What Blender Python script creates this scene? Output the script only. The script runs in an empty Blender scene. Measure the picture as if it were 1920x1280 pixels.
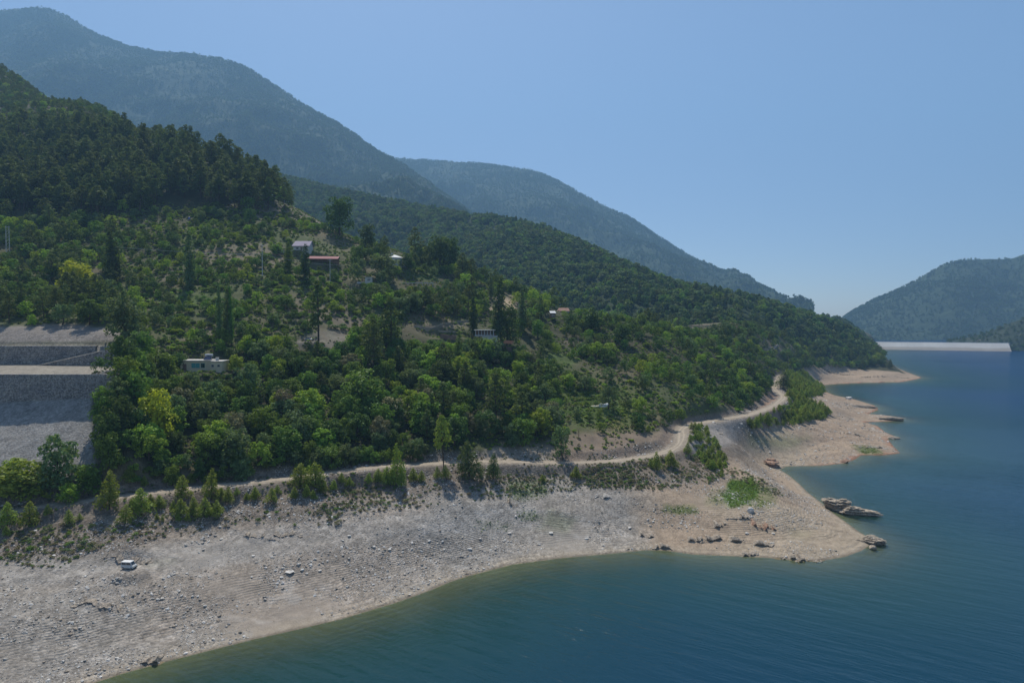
import bpy, math, random
import numpy as np
random.seed(7); RNG = np.random.default_rng(7)
sc = bpy.context.scene
COL = sc.collection
# ------------------------------------------------------------------ camera, sky, sun, exposure
CAMZ, FPX, PITCH = 80.0, 1280.0, math.atan(40/1280)
cam_d = bpy.data.cameras.new('camera'); cam = bpy.data.objects.new('camera', cam_d); COL.objects.link(cam)
cam.location = (0, 0, CAMZ); cam.rotation_euler = (math.pi/2-PITCH, 0, 0)
cam_d.sensor_width = 36; cam_d.lens = FPX/1920*36; cam_d.clip_start = 1; cam_d.clip_end = 40000
sc.camera = cam
SUN_EL, SUN_AZ = math.radians(56), math.radians(-16)     # azimuth from +Y towards +X
SDIR = np.array([math.sin(SUN_AZ)*math.cos(SUN_EL), math.cos(SUN_AZ)*math.cos(SUN_EL), math.sin(SUN_EL)])
w = bpy.data.worlds.new('World'); sc.world = w; w.use_nodes = True
wn = w.node_tree.nodes; wn.clear()
wo = wn.new('ShaderNodeOutputWorld'); bg = wn.new('ShaderNodeBackground'); sky = wn.new('ShaderNodeTexSky')
sky.sky_type = 'NISHITA'; sky.sun_disc = False; sky.sun_elevation = SUN_EL; sky.sun_rotation = SUN_AZ
sky.altitude = 150; sky.air_density = 0.75; sky.dust_density = 0.6; sky.ozone_density = 2.5
bg.inputs['Strength'].default_value = 0.110
w.node_tree.links.new(sky.outputs[0], bg.inputs[0]); w.node_tree.links.new(bg.outputs[0], wo.inputs[0])
sl = bpy.data.lights.new('sun', 'SUN'); so = bpy.data.objects.new('sun', sl); COL.objects.link(so)
sl.energy = 4.8; sl.angle = math.radians(0.55); sl.color = (1.0, 0.94, 0.84)
from mathutils import Vector, Matrix
so.rotation_euler = Vector(SDIR).to_track_quat('Z', 'Y').to_euler()
sc.view_settings.view_transform = 'Standard'; sc.view_settings.look = 'None'
sc.view_settings.exposure = 0.32; sc.view_settings.gamma = 1.0
try:
    sc.cycles.max_bounces = 6; sc.cycles.transparent_max_bounces = 12; sc.cycles.volume_bounces = 0
    sc.cycles.diffuse_bounces = 2; sc.cycles.glossy_bounces = 2
except Exception: pass

# ------------------------------------------------------------------ projection helpers (pixel of the 1920x1280 photo <-> world)
CP, SP = math.cos(PITCH), math.sin(PITCH)
def px_ray(u, v):
    cx = (np.asarray(u, float)-960)/FPX; cy = (640-np.asarray(v, float))/FPX
    y = CP+cy*SP
    return cx/y, (-SP+cy*CP)/y                     # a = X/Y, t = dZ/Y
def to_px(x, y, z):
    dz = z-CAMZ; f = y*CP-dz*SP; up = y*SP+dz*CP
    f = np.maximum(f, 1e-3)
    return 960+FPX*x/f, 640-FPX*up/f
def at(u, v, Y):
    a, t = px_ray(u, v); return np.array([a*Y, Y, CAMZ+t*Y])
def water_pt(u, v):
    a, t = px_ray(u, v); Y = -CAMZ/t; return (a*Y, Y)
def sstep(e0, e1, x):
    k = np.clip((x-e0)/(e1-e0), 0, 1); return k*k*(3-2*k)
def hash2(ix, iy, s):
    h = (ix.astype(np.int64)*374761393+iy.astype(np.int64)*668265263+s*974711) & 0x7fffffff
    h = ((h ^ (h >> 13))*1274126177) & 0x7fffffff
    return ((h ^ (h >> 16)) & 0xffff)/65535.0
def vnoise(x, y, s=0):
    ix, iy = np.floor(x), np.floor(y); fx, fy = x-ix, y-iy
    fx = fx*fx*(3-2*fx); fy = fy*fy*(3-2*fy)
    a, b = hash2(ix, iy, s), hash2(ix+1, iy, s); c, d = hash2(ix, iy+1, s), hash2(ix+1, iy+1, s)
    return (a*(1-fx)+b*fx)*(1-fy)+(c*(1-fx)+d*fx)*fy
def fbm(x, y, s=0, o=4, ridged=False):
    r = np.zeros_like(x); am = 1; tot = 0; f = 1
    for i in range(o):
        n = vnoise(x*f+i*17.3, y*f-i*9.1, s+i)
        if ridged: n = 1-np.abs(2*n-1)
        r += am*n; tot += am; am *= .5; f *= 2.03
    return r/tot                                    # 0..1
def seg_dist(px, py, P, closed=False):
    """distance to a polyline, arc parameter (index+frac) of the nearest point"""
    best = np.full(px.shape, 1e18); par = np.zeros(px.shape)
    n = len(P)
    for i in range(n if closed else n-1):
        x0, y0 = P[i][:2]; x1, y1 = P[(i+1) % n][:2]
        dx, dy = x1-x0, y1-y0; L = dx*dx+dy*dy+1e-12
        k = np.clip(((px-x0)*dx+(py-y0)*dy)/L, 0, 1)
        d = (px-x0-k*dx)**2+(py-y0-k*dy)**2
        m = d < best; best = np.where(m, d, best); par = np.where(m, i+k, par)
    return np.sqrt(best), par
def inside(px, py, P):
    r = np.zeros(px.shape, bool); n = len(P); j = n-1
    for i in range(n):
        xi, yi = P[i][:2]; xj, yj = P[j][:2]
        if yi != yj:
            r ^= ((yi > py) != (yj > py)) & (px < (xj-xi)*(py-yi)/(yj-yi)+xi)
        j = i
    return r

# ------------------------------------------------------------------ object helpers
def tag(o, label=None, cat=None, group=None, kind=None):
    if label: o['label'] = label
    if cat: o['category'] = cat
    if group: o['group'] = group
    if kind: o['kind'] = kind
    return o
def mesh_np(name, V, F, mats=None, smooth=False, attrs=None, fmat=None):
    """V (n,3), F (m,k) same-size faces"""
    me = bpy.data.meshes.new(name); V = np.asarray(V, np.float32); F = np.asarray(F, np.int32)
    me.vertices.add(len(V)); me.vertices.foreach_set('co', V.ravel())
    m, k = F.shape
    me.loops.add(m*k); me.loops.foreach_set('vertex_index', F.ravel())
    me.polygons.add(m); me.polygons.foreach_set('loop_start', np.arange(0, m*k, k, dtype=np.int32))
    try: me.polygons.foreach_set('loop_total', np.full(m, k, np.int32))
    except Exception: pass
    if fmat is not None: me.polygons.foreach_set('material_index', np.asarray(fmat, np.int32))
    me.polygons.foreach_set('use_smooth', np.full(m, smooth, bool))
    for an, (ty, arr) in (attrs or {}).items():
        at_ = me.attributes.new(an, ty, 'POINT')
        at_.data.foreach_set('color' if ty == 'FLOAT_COLOR' else 'value', np.asarray(arr, np.float32).ravel())
    for mm in (mats or []): me.materials.append(mm)
    me.update(calc_edges=True); return me
def link(name, me, parent=None, loc=None):
    o = bpy.data.objects.new(name, me); COL.objects.link(o)
    if loc is not None: o.location = loc
    if parent: o.parent = parent
    return o
def empty(name, loc, rz=0.0, sc_=1.0):
    o = bpy.data.objects.new(name, None); COL.objects.link(o); o.location = loc; o.rotation_euler = (0, 0, rz)
    o.scale = (sc_,)*3; o.empty_display_size = .5; return o
class MB:
    """collects boxes, tubes and polygons into one mesh"""
    def __init__(s): s.v = []; s.f = []
    def add(s, V, F):
        n = len(s.v); s.v += [tuple(map(float, p)) for p in V]; s.f += [tuple(i+n for i in q) for q in F]; return s
    def box(s, x0, x1, y0, y1, z0, z1):
        return s.add([(x0,y0,z0),(x1,y0,z0),(x1,y1,z0),(x0,y1,z0),(x0,y0,z1),(x1,y0,z1),(x1,y1,z1),(x0,y1,z1)],
                     [(0,3,2,1),(4,5,6,7),(0,1,5,4),(1,2,6,5),(2,3,7,6),(3,0,4,7)])
    def prism(s, pts, y0, y1):
        """profile in x,z extruded along y"""
        n = len(pts); V = [(x, y0, z) for x, z in pts]+[(x, y1, z) for x, z in pts]
        F = [tuple(range(n)), tuple(range(2*n-1, n-1, -1))]+[(i, (i+1) % n+0, (i+1) % n+n, i+n) for i in range(n)]
        F = [F[0], F[1]]+[(q[1], q[0], q[3], q[2]) for q in F[2:]]
        return s.add(V, F)
    def tube(s, pts, rads, n=7, cap=True):
        pts = [Vector(p) for p in pts]; V = []; F = []
        for i, p in enumerate(pts):
            d = (pts[min(i+1, len(pts)-1)]-pts[max(i-1, 0)]).normalized()
            a = d.cross(Vector((0, 0, 1)) if abs(d.z) < .9 else Vector((1, 0, 0))).normalized(); b = d.cross(a)
            r = rads[i] if hasattr(rads, '__len__') else rads
            for k in range(n):
                c, s_ = math.cos(2*math.pi*k/n), math.sin(2*math.pi*k/n); V.append(p+a*(c*r)+b*(s_*r))
        for i in range(len(pts)-1):
            for k in range(n): F.append((i*n+k, i*n+(k+1) % n, (i+1)*n+(k+1) % n, (i+1)*n+k))
        if cap: F.append(tuple(range(n-1, -1, -1))); F.append(tuple(range((len(pts)-1)*n, len(pts)*n)))
        return s.add(V, F)
    def build(s, name, mat, parent=None, loc=None, smooth=False, bevel=0):
        me = bpy.data.meshes.new(name); me.from_pydata(s.v, [], s.f); me.materials.append(mat)
        if smooth: me.polygons.foreach_set('use_smooth', [True]*len(me.polygons))
        me.update(); o = link(name, me, parent, loc)
        if bevel:
            b = o.modifiers.new('bevel', 'BEVEL'); b.width = bevel; b.segments = 2; b.limit_method = 'ANGLE'
        return o

# ------------------------------------------------------------------ materials
def new_mat(name):
    m = bpy.data.materials.new(name); m.use_nodes = True; nt = m.node_tree; nt.nodes.clear()
    out = nt.nodes.new('ShaderNodeOutputMaterial'); return m, nt, out
def N(nt, ty, **kw):
    n = nt.nodes.new('ShaderNode'+ty)
    for k, v in kw.items():
        if k in n.inputs: n.inputs[k].default_value = v
        else: setattr(n, k, v)
    return n
def L(nt, a, b): nt.links.new(a, b)
def math_(nt, op, a, b=None):
    n = N(nt, 'Math', operation=op)
    for i, x in enumerate((a, b)):
        if x is None: continue
        if isinstance(x, (int, float)): n.inputs[i].default_value = x
        else: L(nt, x, n.inputs[i])
    return n.outputs[0]
def mixc(nt, fac, a, b, mode='MIX'):
    n = N(nt, 'MixRGB', blend_type=mode)
    for i, x in enumerate((fac, a, b)):
        if isinstance(x, (int, float)): n.inputs[i].default_value = x
        elif isinstance(x, tuple): n.inputs[i].default_value = x+(1,)
        else: L(nt, x, n.inputs[i])
    return n.outputs[0]
def noise_(nt, scale, detail=4, rough=.55, vec=None):
    n = N(nt, 'TexNoise'); n.inputs['Scale'].default_value = scale; n.inputs['Detail'].default_value = detail
    n.inputs['Roughness'].default_value = rough
    if vec is not None: L(nt, vec, n.inputs['Vector'])
    return n.outputs['Fac']
def ramp_(nt, fac, p0, p1, c0=(0,0,0), c1=(1,1,1)):
    r = N(nt, 'ValToRGB'); e = r.color_ramp.elements
    e[0].position = p0; e[1].position = p1; e[0].color = c0+(1,); e[1].color = c1+(1,)
    L(nt, fac, r.inputs[0]); return r.outputs[0]
def simple_mat(name, col, rough=.8, var=.18, scale=1.5, metal=0.0, bump=0.0, spec=.3):
    """painted / cast surface: base colour with blotchy wear"""
    m, nt, out = new_mat(name); p = N(nt, 'BsdfPrincipled'); L(nt, p.outputs[0], out.inputs[0])
    tc = N(nt, 'TexCoord').outputs['Object']
    n = noise_(nt, scale, 6, .6, tc)
    d = tuple(c*(1-var) for c in col); b = tuple(min(1, c*(1+var*.6)) for c in col)
    c = ramp_(nt, n, .3, .7, d, b); L(nt, c, p.inputs['Base Color'])
    p.inputs['Roughness'].default_value = rough; p.inputs['Metallic'].default_value = metal
    p.inputs['Specular IOR Level'].default_value = spec
    if bump:
        bm = N(nt, 'Bump'); bm.inputs['Strength'].default_value = bump; bm.inputs['Distance'].default_value = .1
        L(nt, noise_(nt, scale*6, 4, .6, tc), bm.inputs['Height']); L(nt, bm.outputs[0], p.inputs['Normal'])
    return m
def leaf_mat(name, col, hue=.03, val=.35, trans=.36):
    m, nt, out = new_mat(name)
    oi = N(nt, 'ObjectInfo'); at_ = N(nt, 'Attribute'); at_.attribute_name = 'leafvar'
    h = N(nt, 'HueSaturation'); h.inputs['Color'].default_value = col+(1,)
    hv = math_(nt, 'MULTIPLY_ADD', oi.outputs['Random'], hue*2); hv.node.inputs[2].default_value = .5-hue
    L(nt, hv, h.inputs['Hue'])
    k = math_(nt, 'MULTIPLY_ADD', at_.outputs['Fac'], val*1.6); k.node.inputs[2].default_value = 1-val*.8
    k2 = math_(nt, 'MULTIPLY_ADD', oi.outputs['Random'], .36); k2.node.inputs[2].default_value = .82
    L(nt, math_(nt, 'MULTIPLY', k, k2), h.inputs['Value'])
    d = N(nt, 'BsdfDiffuse'); t = N(nt, 'BsdfTranslucent'); g = N(nt, 'BsdfGlossy'); g.inputs['Roughness'].default_value = .5
    L(nt, h.outputs[0], d.inputs[0]); L(nt, mixc(nt, .5, h.outputs[0], (min(1, col[0]*1.6), min(1, col[1]*1.5), col[2]*.6)), t.inputs[0])
    g.inputs[0].default_value = (.5, .55, .5, 1)
    s1 = N(nt, 'MixShader'); s1.inputs[0].default_value = trans; L(nt, d.outputs[0], s1.inputs[1]); L(nt, t.outputs[0], s1.inputs[2])
    s2 = N(nt, 'MixShader'); s2.inputs[0].default_value = .025; L(nt, s1.outputs[0], s2.inputs[1]); L(nt, g.outputs[0], s2.inputs[2])
    L(nt, s2.outputs[0], out.inputs[0]); return m

# ------------------------------------------------------------------ terrain: height field through surveyed points
# shoreline, as points on the water plane
SHORE_PX = [(-300,1452),(0,1338),(175,1280),(230,1262),(310,1240),(400,1217),(480,1197),(560,1179),(640,1160),(740,1130),(775,1118),(810,1105),
 (845,1090),(880,1079),(960,1058),(1050,1046),(1130,1039),(1210,1031),(1250,1032),(1300,1039),(1350,1041),(1400,1043),(1450,1046),(1500,1051),(1540,1051),
 (1585,1043),(1615,1032),(1632,1021),(1640,1013),(1612,997),(1580,974),(1556,957),(1540,942),(1515,923),(1498,906),(1480,891),(1462,880),
 (1475,874),(1540,873),(1585,868),(1605,860),(1614,853),(1660,853),(1688,849),(1675,836),(1665,823),(1683,820),(1660,810),(1645,798),
 (1622,791),(1650,790.5),(1690,788.5),(1693,783),(1660,778.5),(1628,776),(1648,768),(1640,760),(1600,748),(1565,741),(1550,735),(1540,722.5),
 (1560,720),(1620,717.5),(1690,716),(1712,712),(1729,708),(1700,697.5),(1680,689),(1660,682),(1642,672),(1640,664),(1648,658.5),(1655,655.5)]
SHORE = [water_pt(u, v) for u, v in SHORE_PX]
LAND = SHORE+[(1100, 2100), (1100, 9000), (-9000, 9000), (-9000, -500), (-300, -100)]
# ground points: column u -> [(v, Y)]  ('z' entries give the height directly, for ground that is hidden)
GP = {
 -450: [(1060,178),(965,200),(890,218),(763,248),(690,288),(640,318),(600,338),(500,440),(400,520),(290,660),(230,770),(130,1050),(60,1300)],
 0: [(1150,165),(1060,185),(1000,198),(965,206),(890,222),(765,252),(690,288),(640,318),(612,326),(600,338),(550,385),(500,440),(410,520),(300,655),(240,755),(200,880),(130,1100),('z',470,1400)],
 200: [(1150,168),(1060,187),(1000,200),(950,212),(935,217),(860,235),(755,258),(690,290),(640,318),(612,330),(600,345),(520,420),(420,510),(310,625),(245,715),(215,850),('z',330,1000),('z',300,1400)],
 400: [(1100,186),(1030,202),(960,218),(912,231),(800,266),(695,312),(640,342),(600,365),(520,425),(440,500),(390,550),(330,615),(300,665),('z',200,850),('z',150,1300)],
 560: [(1080,196),(1000,214),(940,228),(897,242),(800,274),(700,322),(635,358),(560,410),(480,485),(440,530),(402,585),(392,610),('z',120,760),('z',110,1300)],
 700: [(1060,206),(960,232),(876,262),(780,300),(680,352),(600,405),(520,470),(470,535),(458,565),('z',90,700),('z',85,1300)],
 850: [(1000,228),(930,248),(868,270),(780,312),(690,365),(615,425),(560,480),(512,545),(500,570),('z',80,700),('z',70,1300)],
 960: [(980,244),(920,262),(866,283),(780,325),(690,385),(630,435),(582,490),(562,522),('z',60,660),('z',60,1300)],
 1100: [(960,255),(910,272),(866,290),(800,325),(720,385),(640,460),(603,520),(590,552),('z',58,680),('z',55,1300)],
 1250: [(960,258),(910,277),(848,307),(800,340),(720,400),(650,480),(622,540),('z',57,650),(612,800),('z',75,1000)],
 1330: [(970,254),(920,278),(860,315),(800,366),(740,425),(670,520),(632,610),('z',64,720),(615,820),('z',75,1000)],
 1400: [(960,258),(920,283),(870,325),(840,345),(800,392),(778,420),(760,450),(700,530),(640,640),(614,760),('z',72,1000)],
 1450: [(980,253),(920,285),(880,335),(830,395),(800,430),(770,470),(752,505),(700,640),(670,740),(640,800),(625,900)],
 1500: [(1000,248),(940,280),(905,300),(850,400),(810,436),(780,480),(750,560),(730,660),('z',14,760),(690,860),(660,930)],
 1550: [(1000,247),(960,272),(840,425),(820,445),(790,490),(760,560),(745,650),('z',6,800),(700,950),(660,1000)],
 1600: [(1020,244),(840,428),(815,450),(780,540),(705,935),(680,1010),(655,1060)],
 1650: [(838,425),(700,930),(690,1000),('z',25,1100)],
}
_c = []
for u, lst in GP.items():
    for e in lst:
        if e[0] == 'z': Y = e[2]; a = (u-960)/FPX/CP; z = e[1]
        else:
            p = at(u, e[0], e[1]); Y = e[1]; a = p[0]/Y; z = p[2]
        _c.append((a, math.log(Y), z))
for i, (x, y) in enumerate(SHORE[:-2]):
    if y < 1000: _c.append((x/y, math.log(y), 0.0))
_c = np.array(_c)
def tps_fit(P, val, reg=1e-3):
    n = len(P); d2 = ((P[:, None]-P[None])**2).sum(-1)
    K = np.where(d2 > 0, d2*np.log(d2+1e-20)*.5, 0)+reg*np.eye(n)
    A = np.zeros((n+3, n+3)); A[:n, :n] = K; A[:n, n] = 1; A[:n, n+1:] = P; A[n:, :n] = A[:n, n:].T
    return np.linalg.solve(A, np.r_[val, 0, 0, 0])
SA, SL = 4.0, 4.5
PC = np.c_[_c[:, 0]*SA, _c[:, 1]*SL]
WT = tps_fit(PC, _c[:, 2], 2e-3)
def tps_eval(a, l):
    sh = a.shape; q = np.c_[a.ravel()*SA, l.ravel()*SL]; out = np.empty(len(q))
    for i in range(0, len(q), 20000):
        d2 = ((q[i:i+20000, None]-PC[None])**2).sum(-1)
        out[i:i+20000] = (d2*np.log(d2+1e-20)*.5)@WT[:-3]+WT[-3]+q[i:i+20000]@WT[-2:]
    return out.reshape(sh)
UC = np.arange(-520, 2441, 3.0); AC = (UC-960)/FPX/CP
LR = np.r_[np.arange(math.log(95), math.log(700), .0029), np.arange(math.log(700), math.log(2300), .008)]
def lin_up(Zc, ac, lc, a, l):
    ia = np.clip(np.searchsorted(ac, a)-1, 0, len(ac)-2); il = np.clip(np.searchsorted(lc, l)-1, 0, len(lc)-2)
    fa = ((a-ac[ia])/(ac[ia+1]-ac[ia]))[None]; fl = ((l-lc[il])/(lc[il+1]-lc[il]))[:, None]
    g = lambda i, j: Zc[np.ix_(il+i, ia+j)]
    return (g(0,0)*(1-fa)+g(0,1)*fa)*(1-fl)+(g(1,0)*(1-fa)+g(1,1)*fa)*fl
acs = np.linspace(AC[0], AC[-1], 240); lcs = np.linspace(LR[0], LR[-1], 260)
A2c, L2c = np.meshgrid(acs, lcs)
ZT = lin_up(tps_eval(A2c, L2c), acs, lcs, AC, LR)
AA, LL = np.meshgrid(AC, LR); YY = np.exp(LL); XX = AA*YY
Z = ZT.copy()
# benches behind the gabion walls: profiles (Y, z) at u = 0 and u = 230
UU = AA*FPX*CP+960
Zr = 60.6+ (np.clip(UU, 69, 245)-69)/176*9.0                       # the ramp climbs to the right
Yl = 252.5
def prof(Y, pts):
    z = np.full(Y.shape, float(pts[0][1]))
    for (y0, z0), (y1, z1) in zip(pts[:-1], pts[1:]):
        z = np.where(Y >= y0, z0+(z1-z0)*np.clip((Y-y0)/(y1-y0), 0, 1), z)
    return z
k = np.clip((YY-222)/np.maximum(Yl-222, 1), 0, 1)
zb = 30.5+(50.4+.010*np.clip(UU,0,260)-30.5)*k
zb = np.where(YY > Yl, np.minimum(59.7+(YY-Yl)*.024, 60.6), zb)
zb = np.where(YY > 291, Zr, zb)
zb = np.where(YY > 298.3, np.maximum(68.4, Zr), zb)
zb = np.where(YY > 312, np.maximum(68.4+(YY-298)*.06, Zr)+(YY-312)*.55, zb)
noi = (fbm(XX*.06, YY*.06, 5)-.5)*30
wU = np.where(YY < 296, sstep(300, 228, UU), sstep(262, 236, UU))
wY = sstep(216, 226, YY)*sstep(330, 318, YY)
Z = Z*(1-wU*wY)+zb*wU*wY
# shoreline
sub = YY < 2300
SD, _ = seg_dist(XX, YY, LAND, True); INS = inside(XX, YY, LAND)
zi = np.where(SD < 6, .16*SD, .96+.05*(SD-6))
wS = sstep(2, 30, SD)
Zin = zi*(1-wS)+np.maximum(Z, .7+.03*SD)*wS
Z = np.where(INS, Zin, np.maximum(-.15*SD-.008*SD**1.35, -45))
# dirt road
ROAD_PX = [(-200,1010,193),(-60,975,201),(0,963,206),(80,948,211),(160,938,214.5),(240,929,219),(330,918,226),(430,908,232),(520,899,239),(600,888,246),(700,876,257),(800,869,268),
 (900,865,277),(1000,866,284),(1080,867,289),(1150,864,294),(1210,856,301),(1250,846,309),(1272,834,318),(1278,818,332),(1278,806,346),(1292,797,362),(1340,788,385),(1400,778,412),(1440,765,445),(1462,752,490),(1468,742,525),(1452,728,570),(1458,712,620),(1466,702,665)]
ROAD = []
for u, v, Y in ROAD_PX: ROAD.append(tuple(at(u, v, Y)))
def smooth_line(P, n):
    P = np.array(P, float); t = np.arange(len(P)); tt = np.linspace(0, len(P)-1, n); i = np.clip(tt.astype(int), 0, len(P)-2); f = (tt-i)[:, None]
    p0 = P[np.clip(i-1, 0, len(P)-1)]; p1 = P[i]; p2 = P[i+1]; p3 = P[np.clip(i+2, 0, len(P)-1)]
    return .5*(2*p1+(p2-p0)*f+(2*p0-5*p1+4*p2-p3)*f**2+(3*p1-p0-3*p2+p3)*f**3)
ROADL = smooth_line(ROAD, 160)
m = (YY > 150) & (YY < 720)
rd = np.full(YY.shape, 1e6); rp = np.zeros(YY.shape)
rd[m], rp[m] = seg_dist(XX[m], YY[m], ROADL)
rz = np.interp(rp, np.arange(len(ROADL)), ROADL[:, 2])
wr = sstep(9.5, 4.0, rd)
Z = np.where(INS, Z*(1-wr)+rz*wr, Z)
def grid_ij(x, y):
    a = np.asarray(x)/np.asarray(y); l = np.log(np.asarray(y, float))
    return np.clip(np.searchsorted(LR, l)-1, 0, len(LR)-2), np.clip((a-AC[0])/(AC[1]-AC[0]), 0, len(AC)-1.001), l
def samp(G, x, y):
    i, ja, l = grid_ij(x, y); j = ja.astype(int) if hasattr(ja, 'astype') else int(ja); fa = ja-j; fl = np.clip((l-LR[i])/(LR[i+1]-LR[i]), 0, 1)
    return (G[i, j]*(1-fa)+G[i, j+1]*fa)*(1-fl)+(G[i+1, j]*(1-fa)+G[i+1, j+1]*fa)*fl
def zat(x, y): return float(samp(Z, np.float64(x), np.float64(y)))
def ground(u, v, ymin=100):
    """first ground point met by the line of sight through a pixel"""
    a, t = px_ray(u, v); Ys = np.exp(np.linspace(math.log(ymin), math.log(2250), 3500))
    zz = samp(Z, a*Ys, Ys); h = np.nonzero(CAMZ+t*Ys <= zz)[0]
    if not len(h): return None
    Y = Ys[h[0]]; return np.array([a*Y, Y, zz[h[0]]])
# level pads under the buildings, farm plots and parked vehicles: (u, v of the base, radius)
PADS = [(378,697,12),(565,470,10),(607,492,12),(745,505,9),(915,640,11),(1037,600,5),(580,640,6),(242,1066,5),(690,532,5),(835,632,12),(955,652,5),(1132,766,6)]
for u, v, R in PADS:
    g = ground(u, v)
    d = np.hypot(XX-g[0], YY-g[1]); wp = sstep(R*1.6, R*.8, d); Z = Z*(1-wp)+g[2]*wp
# natural roughness
land_amp = sstep(0, 12, np.where(INS, SD, 0))*sstep(3.5, 9, rd)*(1-wU*wY*.5*(YY < 246)-wU*wY*.5*(YY > 308)-wU*wY*.92*((YY >= 246) & (YY <= 308)))
veg = sstep(17, 26, Z)
rough = (fbm(XX*.05, YY*.05, 11, 4)-.5)*(1.2+1.8*veg)+(fbm(XX*.22, YY*.22, 12, 4)-.5)*(.55+.35*veg)
rough = rough+(fbm(XX*.1, YY*.1, 15, 5, True)-.55)*1.9*sstep(1440, 1560, UU)*sstep(330, 400, YY)*(1-veg)*sstep(2, 9, SD)
ledge = np.maximum(0, fbm(XX*.07+3, YY*.12, 21, 4, True)-.62)*1.0*(1-veg)
Z = Z+np.where(INS, (rough+ledge)*land_amp, (fbm(XX*.1, YY*.1, 13)-.5)*.8*sstep(2, 12, SD))
LED = [(1580,700,60,8,'dark layered ledge across the far promontory'), (1640,704,50,7,'second dark ledge lower on the far promontory'), (1690,706,30,7,'dark rock ledge near the tip of the far promontory'), (1600,812,36,7,'dark crack ledge on the second headland'), (1640,838,30,6,'low ledge near the shore of the second headland'), (1330,1008,52,20,'wide dark overhanging ledge in the middle of the headland shore'), (1305,1010,26,18,'dark ledge left of the widest headland ledge'), (1383,1012,26,15,'dark ledge right of the widest headland ledge'), (1433,1017,34,13,'long cracked ledge on the headland slope'), (1345,985,40,12,'upper brown ledge above the widest headland ledge'), (1213,1003,24,13,'small dark ledge at the waterline left of the headland'), (1245,1026,34,13,'flat dark ledge at the waterline below the headland'), (1405,1038,28,9,'low ledge at the waterline of the headland'),
 (1480,1043,44,14,'jagged dark ledge at the waterline near the headland beach'), (1520,1049,52,9,'flat stone shelf at the waterline right of the jagged ledge'), (1385,968,44,9,'thin crack ledge below the pale boulder'), (1432,985,40,15,'reddish broken outcrop below the pale boulder'), (1130,932,30,6,'grey slab outcrop on the upper gravel shore'), (962,943,20,12,'dark rock at the left of the wet grassy hollow'),
 (170,1135,64,10,'long dark overhang on the lower left gravel shore'), (294,1116,20,8,'small dark hollow rock on the left gravel shore'), (280,1240,32,14,'dark rock at the waterline on the left shore'), (260,1052,46,13,'dark layered ledge just behind the parked van'), (210,1046,36,10,'dark ledge left of the one behind the van'), (490,1007,60,9,'long cracked ledge above the shore terrace track'), (540,1003,50,8,'right part of the cracked ledges above the terrace track'), (230,1145,30,7,'flat rock right of the long dark overhang')]
for i, (u, v, wp, hp, lab) in enumerate(LED):
    g = ground(u, v+hp*.4); s_ = g[1]/FPX; hm = min(.45, hp*s_*.25); hw = wp*s_*.62; mk = (np.abs(XX-g[0]) < hw*1.3) & (np.abs(YY-g[1]) < 14)
    dx, dy = XX[mk]-g[0], YY[mk]-g[1]; yf = dy-(fbm(XX[mk]*.35, YY[mk]*.05+i, 300+i, 4)-.5)*5.5
    hh = hm*(.35+1.1*fbm(XX[mk]*.5, YY[mk]*.2, 330+i, 3))*sstep(hw*1.15, hw*.75, np.abs(dx)); Z[mk] += hh*sstep(0, .5, yf)*np.exp(-np.maximum(yf, 0)/(2.5+2*hm))
PU, PV = to_px(XX, YY, Z)
print('terrain', Z.shape, 'z', Z.min(), Z.max())

# ------------------------------------------------------------------ ground colours (albedo of gravel, soil, grass; no light in them)
def blob(poly, soft, jit=14, seed=31):
    x0, y0 = np.min(poly, 0)-60; x1, y1 = np.max(poly, 0)+60
    r = np.zeros(Z.shape); mk = (PU > x0) & (PU < x1) & (PV > y0) & (PV < y1) & INS
    if not mk.any(): return r
    jx = (fbm(XX[mk]*.12, YY[mk]*.12, seed, 4)-.5)*jit*2; jy = (fbm(XX[mk]*.12+50, YY[mk]*.12, seed+7, 4)-.5)*jit
    px, py = PU[mk]+jx, PV[mk]+jy
    d, _ = seg_dist(px, py, poly, True); d = np.where(inside(px, py, poly), d, -d)
    r[mk] = sstep(-soft, soft, d); return r
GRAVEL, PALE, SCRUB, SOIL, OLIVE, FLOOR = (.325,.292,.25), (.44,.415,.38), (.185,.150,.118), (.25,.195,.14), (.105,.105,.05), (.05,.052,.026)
SAND, PINK, RED, GRASS, TANB, SCREE = (.36,.288,.205), (.35,.262,.188), (.37,.17,.095), (.075,.135,.022), (.30,.27,.225), (.30,.285,.262)
C = np.empty(Z.shape+(3,)); C[:] = GRAVEL
def lay(mask, col):
    global C
    C = C*(1-mask[..., None])+np.array(col)*mask[..., None]
n1 = fbm(XX*.045, YY*.045, 41, 5); n2 = fbm(XX*.3, YY*.3, 42, 4); n3 = fbm(XX*.015, YY*.015, 43, 4)
lay(sstep(.5, .68, n3)*.28, PINK); lay(sstep(.5, .7, n1)*.35, (.25,.24,.225)); lay(sstep(.6, .8, n2)*.35, PALE)
head = sstep(1190, 1260, PU+(n1-.5)*160)
lay(head*.85, SAND); lay(head*sstep(.48, .62, n3+.3*(n1-.5))*.6, PINK)
hb = sstep(1480, 1560, PU+(n1-.5)*60)*sstep(885, 860, PV); lay(hb*.7, PINK)
lay(sstep(7, 0, SD+(n2-.5)*5)*INS*.7, (.40,.335,.25))
lay(sstep(5, 0, SD+(n2-.5)*7)*INS*hb*.8, RED)
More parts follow.
